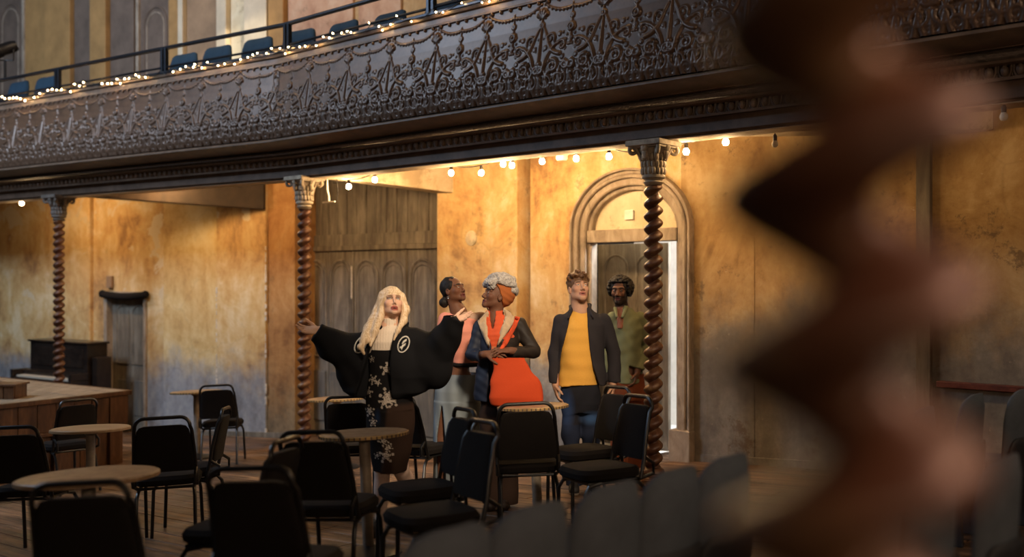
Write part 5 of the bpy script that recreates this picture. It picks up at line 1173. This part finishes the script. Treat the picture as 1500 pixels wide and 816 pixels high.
# black floral dress
flowers = [(566, 541, 8), (543, 527, 4), (545, 557, 6), (553, 561, 4), (568, 580, 10), (574, 587, 8), (563, 590, 7), (538, 576, 6), (540, 603, 7), (546, 619, 5), (562, 645, 7), (566, 667, 9), (557, 632, 4), (570, 655, 5), (552, 668, 4), (540, 640, 5)]
def dresscol(x, y, z):
    col = np.tile(np.array((0.0075, 0.0065, 0.007)), (len(x), 1)); k = (6.85 - 0.13) / FPX
    px = (x + w.base.x) / k + 750; py = HZ - (z + w.base.z - EYE) / k
    col = lerp_c(col, (0.045, 0.024, 0.016), np.clip((px - 566 + 0.10 * (py - 590)) / 4, 0, 1) * np.clip((py - 590) / 6, 0, 1) * 0.8)
    col = lerp_c(col, (0.012, 0.03, 0.075), np.clip(1 - np.hypot((px - 553) / 6, (py - 610) / 14), 0, 1) * 0.8)
    for fx, fy, r in flowers:
        r = r * 0.85
        d = np.hypot(px - fx, py - fy); a = np.arctan2(py - fy, px - fx); m = (d < r * (0.55 + 0.45 * np.cos(2.5 * a + fx) ** 2)) & (y < 0.02); core = np.sin(d * 2.2 + a * 3) > -0.65; col = lerp_c(col, (0.52, 0.44, 0.37), (m & core) * 0.9)
        for q in range(5):
            an = fx * 1.7 + q * 1.3; lx, ly = fx + math.cos(an) * r * 1.3, fy + math.sin(an) * r * 1.3; m = (np.hypot(px - lx, py - ly) < r * 0.28) & (y < 0.02); col = lerp_c(col, (0.45, 0.38, 0.32), m * 0.85)
    return col
S = Field(axis(-0.24, 0.26, 0.0055), axis(-0.22, 0.24, 0.0065), axis(0.40, 1.26, 0.0055))
S.loft(w.rows([(506, 543, 590, 0.118), (520, 539, 594, 0.125), (548, 540, 598, 0.118), (575, 537, 603, 0.130), (600, 535, 607, 0.145), (630, 537, 607, 0.150), (660, 543, 603, 0.150), (688, 547, 596, 0.150)]), 0.01)
S.cap(w(563, 496, -0.13), w(565, 508, -0.13), 0.03, 0.02, 0.01, 'sub'); S.folds(0.0035, (14, 10, 5), 3, -1, 0.85)
S.mesh('dress', M['cloth'], blonde, None, dresscol)
# oversized bomber jacket
S = Field(axis(-0.58, 0.60, 0.009), axis(-0.42, 0.32, 0.009), axis(0.88, 1.50, 0.009))
S.loft(w.rows([(581, 515, 603, 0.16), (573, 506, 622, 0.175), (550, 508, 636, 0.185), (520, 520, 625, 0.175), (492, 533, 614, 0.145), (480, 546, 600, 0.115), (474, 556, 588, 0.09)]), 0.02)
S.chain([w(541, 497), w(512, 514, -0.03), w(487, 505, -0.09), w(460, 483, -0.16)], [0.078, 0.115, 0.098, 0.066], 0.05); S.chain([w(525, 530), w(512, 545, -0.03)], [0.10, 0.095], 0.05)
S.chain([w(606, 496), w(636, 516, -0.03), w(652, 500, -0.10), w(668, 462, -0.24)], [0.080, 0.125, 0.100, 0.075], 0.05); S.chain([w(620, 535, 0), w(640, 544, -0.03)], [0.13, 0.105], 0.05)
S.folds(0.008, (9, 7, 9), 11)
S.wedge(w.cut([(462, 556, 588), (480, 551, 581), (500, 543, 575), (530, 536, 572), (560, 527, 573), (590, 516, 575)]), -0.45, -0.035, 0.012)
S.ell(w(571, 470, 0), (0.066, 0.075, 0.10), None, 0.01, 'sub')
S.trim(w(463, 487, -0.16), (-0.76, -0.2, 0.55), 0.12); S.trim(w(669, 464, -0.24), (0.62, -0.15, 0.76), 0.13)
S.chain([w(557, 480, -0.05), w(552, 474, 0.02), w(571, 470, 0.10), w(594, 474, 0.02), w(586, 481, -0.06)], [0.018, 0.022, 0.026, 0.022, 0.018], 0.012)
jk = S.mesh('jacket', M['cloth'], blonde, None, uni((0.0075, 0.0075, 0.009)))
M['patch'] = simple('white_embroidery', (0.60, 0.56, 0.50), 0.85, 0, 0.2, 60, 0.3)
def oval(cx, cy, rx, ry, rot, a0=0, a1=2 * math.pi, n=26): return [(cx + rx * math.cos(a) * math.cos(rot) - ry * math.sin(a) * math.sin(rot), cy + rx * math.cos(a) * math.sin(rot) + ry * math.sin(a) * math.cos(rot)) for a in [a0 + (a1 - a0) * i / n for i in range(n + 1)]]
for cx, cy, rot, fl_ in ((526.5, 506, 0.38, 1), (590.5, 505, 0.34, -1)):
    o_ = oval(cx, cy, 8.2, 12.6, rot); i_ = oval(cx, cy, 6.6, 10.8, rot); ring = [[o_[k_], o_[k_ + 1], i_[k_ + 1], i_[k_]] for k_ in range(len(o_) - 1)]
    decal(blonde, jk, [w.xz(q, -0.17) for q in ring], 'emblem_ring', M['patch'], 0.005, cuts=0)
    rr = lambda x, y: (cx + fl_ * x * math.cos(rot * fl_) - y * math.sin(rot), cy + fl_ * x * math.sin(rot * fl_) + y * math.cos(rot))
    shp = [[(-1.5, -8), (2.5, -7), (3.8, -3), (1.5, 0), (0, -3), (-2.6, -4)], [(-3, -1), (1.5, 0), (3.5, 3), (1, 7), (-0.5, 9), (-1, 4), (-3.6, 3)], [(2.5, 3), (4.6, 1), (4.2, 5)]]
    decal(blonde, jk, [w.xz([rr(*q) for q in p_], -0.17) for p_ in shp], 'emblem_figure', M['patch'], 0.006, cuts=1)
blk = lambda x, y, z: np.tile(np.array((0.010, 0.009, 0.009)), (len(x), 1))
p_ = w(552, 790, -0.02); p_[2] = 0.0; shoe(blonde, p_ + np.array((-0.03, -0.20, 0)), p_ + np.array((0.01, 0.04, 0)), blk); q_ = w(614, 770, 0.28); q_[2] = 0.0; q_[2] = ground(q_[0] + w.base.x, q_[1] + w.Y) - w.base.z; shoe(blonde, q_ + np.array((0.03, -0.18, 0)), q_ + np.array((0.0, 0.06, 0)), blk)
# ---------------------------------------------------------------- the woman in pink top and denim skirt
w = Who(668, 8.02); c = w(664.5, 425.5); R = facing(-36, 20); s_ = 0.96
S = Field(axis(-0.30, 0.32, 0.009, [(-0.16, 0.14)]), axis(-0.32, 0.30, 0.009, [(-0.16, 0.14)], 0.005), axis(-0.02, 1.88, 0.009, [(1.50, 1.84)]))
head(S, c, R, s_, 0.5, 1.0, 1.1, 1.0); S.cap(c + R @ np.array((0, -0.035, -0.05)), w(671, 457), 0.050, 0.056, 0.03)
limbs(S, [[w(651, 468), w(646, 522), w(655, 560, -0.04)], [w(703, 468), w(712, 520, 0.03), w(705, 562, -0.02)]], [[w(655, 570), w(647, 645, -0.02), w(646, 705)], [w(685, 570), w(677, 645), w(672, 708, 0.02)]], (w(671, 560), w(678, 495), w(673, 458)))
hand(S, w(655, 560, -0.04), (0.1, -0.1, -1), (1, 0, 0), 1, 0.95, 0.4); hand(S, w(705, 562, -0.02), (-0.1, -0.1, -1), (-1, 0, 0), -1, 0.95, 0.4)
SKD = (0.165, 0.072, 0.040)
denim = tag(S.mesh('person', M['skin'], None, w.base, face_colors(SKD, c, R, s_, (0.13, 0.035, 0.03), (0.012, 0.008, 0.006), 0.5)), 'woman with black hair in a bun, pink top and long denim skirt', 'person')
eyes(denim, c, R, s_, (0.1, 0.9, 0.35))
M['black_hair'] = hairmat('black_hair', (0.004, 0.003, 0.003), (0.010, 0.008, 0.007), (0.022, 0.018, 0.016), (160, 160, 30), 0.62)
S = Field(axis(-0.22, 0.12, 0.005), axis(-0.16, 0.16, 0.005), axis(1.46, 1.88, 0.005)); L = lambda x, y, z: c + R @ (np.array((x, y, z)) * s_)
S.ell(L(0, -0.026, 0.036), np.array((0.082, 0.098, 0.091)) * s_, R, 0.01); S.ell(L(0, 0.105, -0.005), np.array((0.10, 0.085, 0.082)) * s_, R, 0.01, 'sub'); S.ell(L(0, 0.03, -0.10), np.array((0.10, 0.08, 0.09)) * s_, R, 0.01, 'sub')
S.ell(w(650.5, 443, 0.02), (0.040, 0.044, 0.042), None, 0.02); S.folds(0.002, (90, 60, 60), 2); S.mesh('hair', M['black_hair'], denim)
mb = MB(); mb.ball(c + R @ np.array((0.078, -0.01, -0.048)), 0.006, 8, 6); mb.ball(c + R @ np.array((0.08, -0.01, -0.062)), 0.008, 8, 6); mb.obj('earring', M['chrome'], denim, 'all')
def topcol(x, y, z):
    col = np.tile(np.array((0.80, 0.31, 0.225)), (len(x), 1)); k = 8.0 / FPX; px = (x + w.base.x) / k + 750; py = HZ - (z + w.base.z - EYE) / k
    yoke = (py < 466 + 0.25 * (px - 690)) & (py > 452); return lerp_c(col, (0.46, 0.32, 0.23), yoke * 0.9)
S = Field(axis(-0.26, 0.30, 0.0075), axis(-0.20, 0.20, 0.0075), axis(0.95, 1.58, 0.0075))
S.loft(w.rows([(531, 660, 703, 0.105), (505, 657, 704, 0.115, -0.01), (485, 652, 706, 0.120, -0.015), (468, 649, 709, 0.098), (461, 656, 700, 0.072), (456, 663, 690, 0.055)]), 0.02)
S.chain([w(703, 468), w(711, 500, 0.02)], [0.062, 0.052], 0.03); S.chain([w(652, 468), w(647, 500)], [0.060, 0.052], 0.03); S.folds(0.003, (10, 10, 22), 5); S.mesh('top', M['cloth'], denim, None, topcol)
def skirtcol(x, y, z): n_ = 0.5 + 0.5 * np.sin(x * 60 + 2 * np.sin(z * 9)); return np.array((0.20, 0.23, 0.25))[None, :] * (0.8 + 0.35 * n_[:, None])
S = Field(axis(-0.26, 0.28, 0.008), axis(-0.24, 0.24, 0.008), axis(0.06, 1.02, 0.008))
S.loft(w.rows([(528, 661, 703, 0.112), (545, 650, 707, 0.128), (572, 637, 709, 0.145), (620, 634, 706, 0.15), (660, 633, 701, 0.16), (702, 634, 693, 0.165)]), 0.01); S.folds(0.005, (12, 8, 2.5), 8, -1, 0.8)
S.wedge(w.cut([(595, 646.5, 648), (640, 640, 652), (704, 640, 653)]), -0.4, -0.03, 0.008); S.mesh('skirt', M['cloth'], denim, None, skirtcol)
mb = MB(); pts = [Vector(w(682 + 19.5 * math.cos(a), 533.5 + 1.5 * math.sin(a), -0.105 * math.sin(a))) for a in [2 * math.pi * i / 32 for i in range(32)]]; mb.tube(pts, 0.017, 8, True, True); mb.obj('belt', M['black_fabric'], denim, 'all')
snk = lambda x, y, z: lerp_c(np.tile(np.array((0.018, 0.016, 0.016)), (len(x), 1)), (0.55, 0.48, 0.40), (z < 0.022) * 1.0)
for px, py, dy in ((645, 716, -0.02), (672, 718, 0.0)):
    q_ = w(px, py, dy); q_[2] = 0; shoe(denim, q_ + np.array((0.02, -0.17, 0)), q_ + np.array((0.0, 0.08, 0)), snk)
# ---------------------------------------------------------------- the woman in the headwrap
w = Who(733, 7.6); c = w(727, 433.5); R = facing(-158, 18); s_ = 0.97
S = Field(axis(-0.30, 0.34, 0.009, [(-0.18, 0.14)]), axis(-0.36, 0.24, 0.009, [(-0.32, 0.10)], 0.005), axis(-0.02, 1.86, 0.009, [(1.08, 1.26), (1.42, 1.80)]))
head(S, c, R, s_, 0.0, 1.05, 1.1, 0.8); S.cap(c + R @ np.array((0, -0.03, -0.06)), w(724, 470), 0.050, 0.058, 0.03)
wa, wb = w(712, 519, -0.20), w(748, 514, -0.20)
limbs(S, [[w(702, 478), w(692, 522, -0.06), wa], [w(764, 476), w(783, 516, -0.05), wb]], [[w(722, 585), w(722, 660), w(724, 728)], [w(747, 585), w(745, 660), w(742, 730)]], (w(732, 575), w(733, 500), w(727, 470)))
hand(S, wa, (0.93, -0.25, 0.12), (0.1, 0.5, -0.6), -1, 0.98, 0.42, 0.12); hand(S, wb, (-0.93, -0.35, 0.10), (0.0, 0.35, -0.9), -1, 0.98, 0.5, 0.10)
wrapw = tag(S.mesh('person', M['skin'], None, w.base, face_colors((0.15, 0.066, 0.038), c, R, s_, (0.13, 0.035, 0.035), (0.010, 0.008, 0.007))), 'woman with grey curls and an orange headwrap, hands clasped, looking up to the left', 'person')
eyes(wrapw, c, R, s_, (0.0, 0.92, 0.38))
M['grey_hair'] = hairmat('grey_curls', (0.20, 0.19, 0.19), (0.38, 0.345, 0.315), (0.54, 0.50, 0.46), (60, 60, 60), 0.75)
r = np.random.default_rng(4); S = Field(axis(-0.22, 0.26, 0.005), axis(-0.20, 0.20, 0.005), axis(1.45, 1.92, 0.005))
for i in range(190):
    a, b = r.uniform(0, 2 * math.pi), r.uniform(-0.15, 1.0); d = np.array((math.cos(a) * math.sqrt(max(0, 1 - b * b)), math.sin(a) * math.sqrt(max(0, 1 - b * b)), b))
    p_ = c + R @ (np.array((0.080, 0.112, 0.058)) * d + np.array((0, -0.028, 0.110 - (0.035 if d[1] < -0.5 else 0))))
    if i % 5 == 0: p_ = c + R @ np.array((r.uniform(-0.062, 0.062), r.uniform(0.060, 0.098), r.uniform(0.045, 0.115)))
    S.ell(p_, np.array((0.021, 0.021, 0.021)) * r.uniform(0.75, 1.25), None, 0.006)
S.ell(c + R @ np.array((0, -0.028, 0.105)), np.array((0.075, 0.108, 0.055)), R, 0.01); S.folds(0.002, (130, 130, 130), 6)
S.mesh('hair', M['grey_hair'], wrapw)
S = Field(axis(-0.22, 0.26, 0.005), axis(-0.20, 0.20, 0.005), axis(1.40, 1.90, 0.005))      # headwrap band, tilted back
S.ell(c + R @ np.array((0, -0.030, 0.030)), np.array((0.090, 0.116, 0.110)), R, 0.005)
S.trim(c + R @ np.array((0, 0.060, 0.106)), R @ np.array((0, 0.82, -0.57)), 0.45); S.trim(c + R @ np.array((0, 0.03, 0.108)), R @ np.array((0, -0.2, 0.98)), 0.45)
S.D += (0.0016 * np.sin((S.x[:, None, None] * 90 + S.z[None, None, :] * 130))).astype(np.float32); S.mesh('headwrap', M['cloth'], wrapw, None, uni((0.36, 0.105, 0.030)))
mb = MB(); q = Vector(c + R @ np.array((0.092, -0.012, -0.085))); mb.tube([q + Vector((0.024 * math.cos(a), 0.006 * math.cos(a), 0.028 * math.sin(a))) for a in [2 * math.pi * i / 20 for i in range(20)]], 0.006, 6, True, True); M['wood_earring'] = simple('carved_earring', (0.20, 0.09, 0.035), 0.4); mb.obj('earring', M['wood_earring'], wrapw, 'all')
S = Field(axis(-0.2, 0.2, 0.007), axis(-0.2, 0.16, 0.007), axis(1.08, 1.52, 0.007))
S.loft(w.rows([(520, 708, 756, 0.10, -0.02), (490, 704, 758, 0.115, -0.02), (470, 706, 756, 0.10), (461, 710, 744, 0.075), (455, 712, 740, 0.066)]), 0.01)
S.wedge(w.cut([(448, 716, 727), (470, 718.5, 725), (482, 721, 722)]), -0.3, 0.0, 0.006); S.folds(0.002, (30, 10, 30), 3)
def shirtcol(x, y, z): st = np.sin(z * 420) > 0.2; low = z < 1.24; return lerp_c(np.tile(np.array((0.62, 0.095, 0.035)), (len(x), 1)), (0.42, 0.24, 0.12), (st & low) * 0.9)
S.mesh('shirt', M['cloth'], wrapw, None, shirtcol)
def jackcol(x, y, z):
    k = 7.5 / FPX; px = (x + w.base.x) / k + 750; return lerp_c(np.tile(np.array((0.013, 0.018, 0.036)), (len(x), 1)), (0.020, 0.014, 0.011), (px > 727) * 1.0)
S = Field(axis(-0.32, 0.36, 0.008), axis(-0.34, 0.24, 0.008), axis(0.74, 1.52, 0.008))
S.loft(w.rows([(586, 695, 762, 0.135), (560, 694, 764, 0.13), (530, 701, 757, 0.118), (500, 700, 760, 0.128, -0.015), (480, 700, 764, 0.118), (467, 705, 758, 0.095), (459, 712, 746, 0.075)]), 0.02)
S.chain([w(705, 479), w(692, 520, -0.05), w(703, 521, -0.16)], [0.058, 0.050, 0.042], 0.012); S.chain([w(760, 476), w(783, 515, -0.04), w(753, 517, -0.17)], [0.060, 0.050, 0.042], 0.012); S.folds(0.0030, (18, 12, 18), 21)
S.wedge(w.cut([(452, 709, 744), (470, 712, 738), (490, 715, 732), (508, 720, 727), (530, 717, 729), (590, 714, 734)]), -0.4, -0.04, 0.008); S.ell(w(725, 455, 0), (0.07, 0.075, 0.08), None, 0.01, 'sub')
S.trim(w(701.5, 522, -0.17), (0.9, -0.3, 0), 0.075); S.trim(w(750, 518, -0.18), (-0.9, -0.3, 0), 0.075)
jk = S.mesh('jacket', M['leather'], wrapw, None, jackcol)
M['lapel'] = simple('beige_suede', (0.46, 0.33, 0.21), 0.9, 0, 0.15, 40, 0.2)
decal(wrapw, jk, [w.xz([(714, 456), (707, 464), (699, 472), (706, 489), (716, 510), (717.5, 490), (717, 468)], -0.15)], 'lapel', M['lapel'], 0.010, cuts=4, thick=0.012)
decal(wrapw, jk, [w.xz([(738, 453), (747, 458), (755, 469), (743, 487), (726, 510), (724, 508), (731, 492), (737, 474)], -0.15)], 'lapel', M['lapel'], 0.010, cuts=4, thick=0.012)
S = Field(axis(-0.2, 0.2, 0.009), axis(-0.2, 0.2, 0.009), axis(0.03, 0.98, 0.009))
S.loft(w.rows([(565, 703, 762, 0.12), (600, 703, 762, 0.125), (640, 706, 760, 0.11)]), 0.02); S.chain([w(720, 610), w(721, 660), w(723, 738)], [0.095, 0.085, 0.085], 0.03); S.chain([w(747, 610), w(745, 660), w(742, 738)], [0.095, 0.085, 0.085], 0.03); S.folds(0.004, (12, 8, 5), 9); S.mesh('trousers', M['cloth'], wrapw, None, uni((0.030, 0.016, 0.011)))
for px in (722, 742):
    q_ = w(px, 738); q_[2] = 0; shoe(wrapw, q_ + np.array((-0.03, -0.18, 0)), q_ + np.array((0.0, 0.07, 0)), lambda x, y, z: np.tile(np.array((0.02, 0.012, 0.009)), (len(x), 1)))
# her orange bag hangs in front of her hip
S = Field(axis(-0.16, 0.36, 0.007), axis(-0.36, -0.06, 0.007), axis(0.70, 1.16, 0.007))
S.loft(w.rows([(519, 723, 772, 0.022), (535, 721, 778, 0.040), (560, 719, 786, 0.055), (582, 718, 794, 0.060), (593, 722, 796, 0.050), (600, 735, 786, 0.022)], -0.24), 0.02, 2.6); S.folds(0.006, (10, 6, 10), 14)
bag = tag(S.mesh('tote_bag', M['cloth'], None, w.base, uni((0.50, 0.060, 0.017))), 'slouchy orange-red bag hanging from the shoulder of the woman in the headwrap', 'bag')
sm = M['cloth']; st = decal(bag, jk, [w.xz([(755, 464), (762, 466), (757, 478), (741, 508), (735, 504), (750, 478)], -0.15)], 'strap', None, 0.016, cuts=4, thick=0.008); st.data.materials.append(simple('orange_strap', (0.54, 0.065, 0.018), 0.9))
mb = MB(); mb.tube([w(739, 504, -0.20), w(731, 516, -0.235), w(727, 528, -0.24)], 0.014, 8); mb.obj('strap', st.data.materials[0], bag, 'all')
# ---------------------------------------------------------------- the man in the yellow tee
w = Who(853, 8.14); c = w(847.5, 423.5); R = facing(-74, 22, -2); s_ = 1.03
S = Field(axis(-0.32, 0.34, 0.009, [(-0.30, -0.18), (-0.14, 0.10), (0.20, 0.32)]), axis(-0.30, 0.24, 0.009, [(-0.20, 0.10)], 0.005), axis(-0.02, 1.80, 0.009, [(0.72, 0.92), (1.46, 1.78)]))
head(S, c, R, s_, 0.6, 1.0, 0.9); S.cap(c + R @ np.array((0, -0.03, -0.06)), w(850, 458), 0.062, 0.070, 0.03)
wa, wb = w(813.5, 563, -0.04), w(898, 562, -0.04)
limbs(S, [[w(823, 470), w(813, 518, 0.02), wa], [w(883, 468), w(899, 518, 0.02), wb]], [[w(836, 580), w(834, 635, -0.03), w(841, 700)], [w(863, 580), w(866, 635), w(867, 702, 0.02)]], (w(849, 572), w(849, 500), w(850, 460)))
hand(S, wa, (0.12, -0.18, -0.97), (0.9, 0.1, 0.1), 1, 1.02, 0.5); hand(S, wb, (-0.10, -0.2, -0.97), (-0.9, 0.1, 0.1), -1, 1.02, 0.5)
yman = tag(S.mesh('person', M['skin'], None, w.base, face_colors((0.50, 0.275, 0.175), c, R, s_, (0.36, 0.13, 0.10), (0.06, 0.03, 0.016), 0.5)), 'man with short brown hair in a yellow tee and open dark jacket, looking up', 'person')
eyes(yman, c, R, s_, (0.05, 0.92, 0.36), (0.05, 0.04, 0.03))
M['brown_hair'] = hairmat('brown_hair', (0.05, 0.022, 0.010), (0.12, 0.058, 0.026), (0.20, 0.105, 0.05), (70, 70, 40), 0.5)
S = Field(axis(-0.18, 0.14, 0.005), axis(-0.16, 0.18, 0.005), axis(1.50, 1.86, 0.005)); r = np.random.default_rng(8); L = lambda x, y, z: c + R @ (np.array((x, y, z)) * s_)
S.ell(L(0, -0.018, 0.045), np.array((0.082, 0.100, 0.094)) * s_, R, 0.01)
for i in range(60):
    a, b = r.uniform(0, 6.28), r.uniform(0.25, 1); d = np.array((math.cos(a) * math.sqrt(1 - b * b), math.sin(a) * math.sqrt(1 - b * b), b)); p_ = L(*(np.array((0.078, 0.096, 0.096)) * d + np.array((0, -0.012, 0.045)))); q_ = p_ + R @ np.array((r.uniform(-.03, .03), 0.03, r.uniform(-0.015, 0.012))); S.cap(p_, q_, 0.017, 0.010, 0.008)
S.ell(L(0, 0.112, -0.055), np.array((0.072, 0.075, 0.082)) * s_, R, 0.008, 'sub'); S.ell(L(0, 0.04, -0.12), np.array((0.10, 0.10, 0.115)) * s_, R, 0.008, 'sub'); S.mesh('hair', M['brown_hair'], yman)
S = Field(axis(-0.30, 0.26, 0.008), axis(-0.22, 0.2, 0.008), axis(0.80, 1.50, 0.008))
S.loft(w.rows([(564, 818, 877, 0.138), (540, 820, 876, 0.130), (505, 822, 875, 0.125), (480, 820, 879, 0.115), (466, 824, 876, 0.092), (456, 836, 864, 0.07), (449, 839, 861, 0.066)]), 0.02); S.folds(0.0045, (12, 10, 12), 31); S.mesh('tshirt', M['cloth'], yman, None, uni((0.74, 0.38, 0.070)))
S = Field(axis(-0.34, 0.36, 0.008), axis(-0.24, 0.24, 0.008), axis(0.76, 1.54, 0.008))
S.loft(w.rows([(564, 815, 889, 0.150), (530, 817, 886, 0.142), (495, 817, 886, 0.145), (475, 816, 889, 0.125), (464, 821, 885, 0.100), (456, 831, 871, 0.084), (449, 838, 863, 0.074)]), 0.02)
S.chain([w(822, 471), w(813, 517, 0.02), w(813, 564, -0.03)], [0.060, 0.052, 0.047], 0.010); S.chain([w(884, 470), w(899, 517, 0.02), w(900, 563, -0.03)], [0.062, 0.055, 0.050], 0.010); S.folds(0.0040, (17, 11, 14), 41)
S.wedge(w.cut([(438, 838, 862), (455, 837, 861), (478, 833, 861), (512, 824, 864), (535, 820, 868), (570, 815, 880)]), -0.4, -0.03, 0.008); S.ell(w(850, 447, 0), (0.066, 0.075, 0.075), None, 0.01, 'sub')
S.trim(w(813, 561, -0.03), (0, 0, -1), 0.08); S.trim(w(901, 560, -0.03), (0, 0, -1), 0.08)
S.chain([w(836, 449, 0.03), w(836, 455, -0.05), w(833, 466, -0.115)], [0.014, 0.017, 0.008], 0.006); S.chain([w(864, 447, 0.03), w(863, 453, -0.05), w(869, 465, -0.115)], [0.014, 0.017, 0.008], 0.006); S.cap(w(836, 449, 0.03), w(864, 447, 0.03), 0.016, 0.016, 0.01)
S.mesh('jacket', M['cloth'], yman, None, uni((0.030, 0.026, 0.029)))
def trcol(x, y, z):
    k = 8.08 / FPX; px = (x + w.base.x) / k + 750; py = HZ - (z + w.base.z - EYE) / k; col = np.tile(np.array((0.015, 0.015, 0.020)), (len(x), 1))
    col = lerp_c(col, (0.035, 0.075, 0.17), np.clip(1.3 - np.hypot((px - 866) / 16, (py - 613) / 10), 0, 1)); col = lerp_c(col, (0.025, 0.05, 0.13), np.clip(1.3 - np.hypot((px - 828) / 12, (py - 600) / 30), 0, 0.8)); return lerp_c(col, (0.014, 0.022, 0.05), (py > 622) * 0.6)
S = Field(axis(-0.26, 0.24, 0.008), axis(-0.22, 0.22, 0.008), axis(0.05, 0.96, 0.008))
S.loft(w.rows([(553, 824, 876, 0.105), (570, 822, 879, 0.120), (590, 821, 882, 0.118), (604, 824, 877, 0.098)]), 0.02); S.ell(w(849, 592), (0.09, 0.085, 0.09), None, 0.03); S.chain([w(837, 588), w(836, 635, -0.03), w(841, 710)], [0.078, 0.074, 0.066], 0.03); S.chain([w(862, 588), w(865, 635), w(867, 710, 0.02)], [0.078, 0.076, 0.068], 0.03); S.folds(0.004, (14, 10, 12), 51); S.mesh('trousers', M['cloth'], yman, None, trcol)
for px, dy in ((841, 0.0), (867, 0.02)):
    q_ = w(px, 712, dy); q_[2] = 0; shoe(yman, q_ + np.array((-0.01 if px < 850 else 0.03, -0.19, 0)), q_ + np.array((0.0, 0.08, 0)), snk)
# ---------------------------------------------------------------- the man in the green shirt, behind
w = Who(916, 8.98); c = w(908, 426.5); R = facing(-108, 2); s_ = 1.03
S = Field(axis(-0.26, 0.30, 0.009, [(-0.18, 0.12), (0.02, 0.16)]), axis(-0.28, 0.24, 0.009, [(-0.20, 0.10)], 0.005), axis(-0.02, 1.80, 0.009, [(0.72, 0.92), (1.42, 1.76)]))
head(S, c, R, s_, 0.0, 1.15, 1.15); S.cap(c + R @ np.array((0, -0.03, -0.06)), w(912, 457), 0.058, 0.064, 0.03)
wa, wb = w(893, 550, -0.03), w(933, 545, -0.10)
limbs(S, [[w(896, 464), w(890, 505), wa], [w(938, 464), w(949, 508, 0.02), wb]], [[w(907, 570), w(906, 625), w(905, 680)], [w(930, 570), w(931, 625), w(930, 680, 0.02)]], (w(918, 560), w(918, 500), w(914, 460)))
hand(S, wa, (0.0, -0.1, -1), (0.9, 0.1, 0.1), 1, 1.0, 0.5); hand(S, wb, (-0.25, -0.25, -0.93), (-0.9, 0.1, 0.2), -1, 1.0, 0.6)
gman = tag(S.mesh('person', M['skin'], None, w.base, face_colors((0.155, 0.070, 0.040), c, R, s_, (0.14, 0.05, 0.045), (0.008, 0.006, 0.005), 0, (0.012, 0.008, 0.007))), 'bearded man with a black afro and green shirt standing in the doorway', 'person')
eyes(gman, c, R, s_, (-0.25, 0.95, 0.1))
r = np.random.default_rng(14); S = Field(axis(-0.22, 0.14, 0.005), axis(-0.18, 0.20, 0.005), axis(1.44, 1.86, 0.005))
for i in range(520):
    a, b = r.uniform(0, 6.28), r.uniform(-0.65, 1.0); d = np.array((math.cos(a) * math.sqrt(1 - b * b), math.sin(a) * math.sqrt(1 - b * b), b))
    if d[1] > 0.35 and d[2] < 0.45 and abs(d[0]) < 0.75: continue
    S.ell(c + R @ ((np.array((0.108, 0.112, 0.105)) * d + np.array((0, -0.025, 0.030))) * s_), np.full(3, 0.0145) * r.uniform(0.7, 1.2), None, 0.003)
S.ell(c + R @ np.array((0, -0.03, 0.03)), np.array((0.102, 0.105, 0.10)), R, 0.01); S.ell(c + R @ np.array((0, 0.115, -0.035)), np.array((0.070, 0.085, 0.088)), R, 0.006, 'sub'); S.mesh('hair', M['black_hair'], gman)
S = Field(axis(-0.28, 0.32, 0.008), axis(-0.26, 0.24, 0.008), axis(0.76, 1.52, 0.008))
S.loft(w.rows([(560, 896, 941, 0.135), (530, 896, 940, 0.13), (500, 894, 940, 0.13), (480, 892, 942, 0.118), (466, 895, 939, 0.096), (456, 900, 930, 0.080), (450, 902, 925, 0.072)]), 0.02)
S.chain([w(897, 466), w(890, 505), w(893, 548, -0.03)], [0.058, 0.052, 0.046], 0.010); S.chain([w(937, 466), w(949, 508, 0.02), w(935, 543, -0.09)], [0.060, 0.054, 0.048], 0.010); S.folds(0.0030, (16, 11, 13), 61)
S.wedge(w.cut([(444, 902, 909), (456, 902.5, 909), (470, 904, 906)]), -0.4, -0.02, 0.006); S.trim(w(934, 540, -0.09), (-0.3, -0.2, -0.95), 0.09); S.ell(w(911, 447, 0), (0.064, 0.07, 0.06), None, 0.01, 'sub')
S.cap(w(901, 452, -0.06), w(903, 464, -0.12), 0.018, 0.012, 0.008); S.cap(w(917, 450, -0.07), w(912, 464, -0.125), 0.022, 0.014, 0.008)
S.mesh('shirt', M['cloth'], gman, None, uni((0.20, 0.21, 0.115)))
S = Field(axis(-0.14, 0.1, 0.006), axis(-0.16, 0.1, 0.006), axis(1.30, 1.50, 0.006)); S.loft(w.rows([(480, 900, 914, 0.125, -0.0), (462, 901, 915, 0.100), (450, 902, 920, 0.068)]), 0.01)
S.mesh('undershirt', M['cloth'], gman, None, lambda x, y, z: lerp_c(np.tile(np.array((0.22, 0.035, 0.02)), (len(x), 1)), (0.36, 0.24, 0.16), ((np.sin(x * 380) > 0.1) ^ (np.sin(z * 380) > 0.1)) * 0.8))
S = Field(axis(-0.24, 0.24, 0.009), axis(-0.22, 0.22, 0.009), axis(0.05, 0.96, 0.009))
S.loft(w.rows([(548, 897, 942, 0.12), (570, 896, 943, 0.125), (585, 896, 944, 0.115)]), 0.02); S.chain([w(908, 578), w(906, 625), w(906, 685)], [0.088, 0.076, 0.066], 0.03); S.chain([w(932, 578), w(931, 625), w(930, 685, 0.02)], [0.088, 0.076, 0.066], 0.03); S.folds(0.004, (10, 8, 8), 71); S.mesh('trousers', M['cloth'], gman, None, uni((0.20, 0.055, 0.022)))
for px in (906, 931):
    q_ = w(px, 690); q_[2] = 0; shoe(gman, q_ + np.array((-0.03, -0.19, 0)), q_ + np.array((0.0, 0.08, 0)), snk)
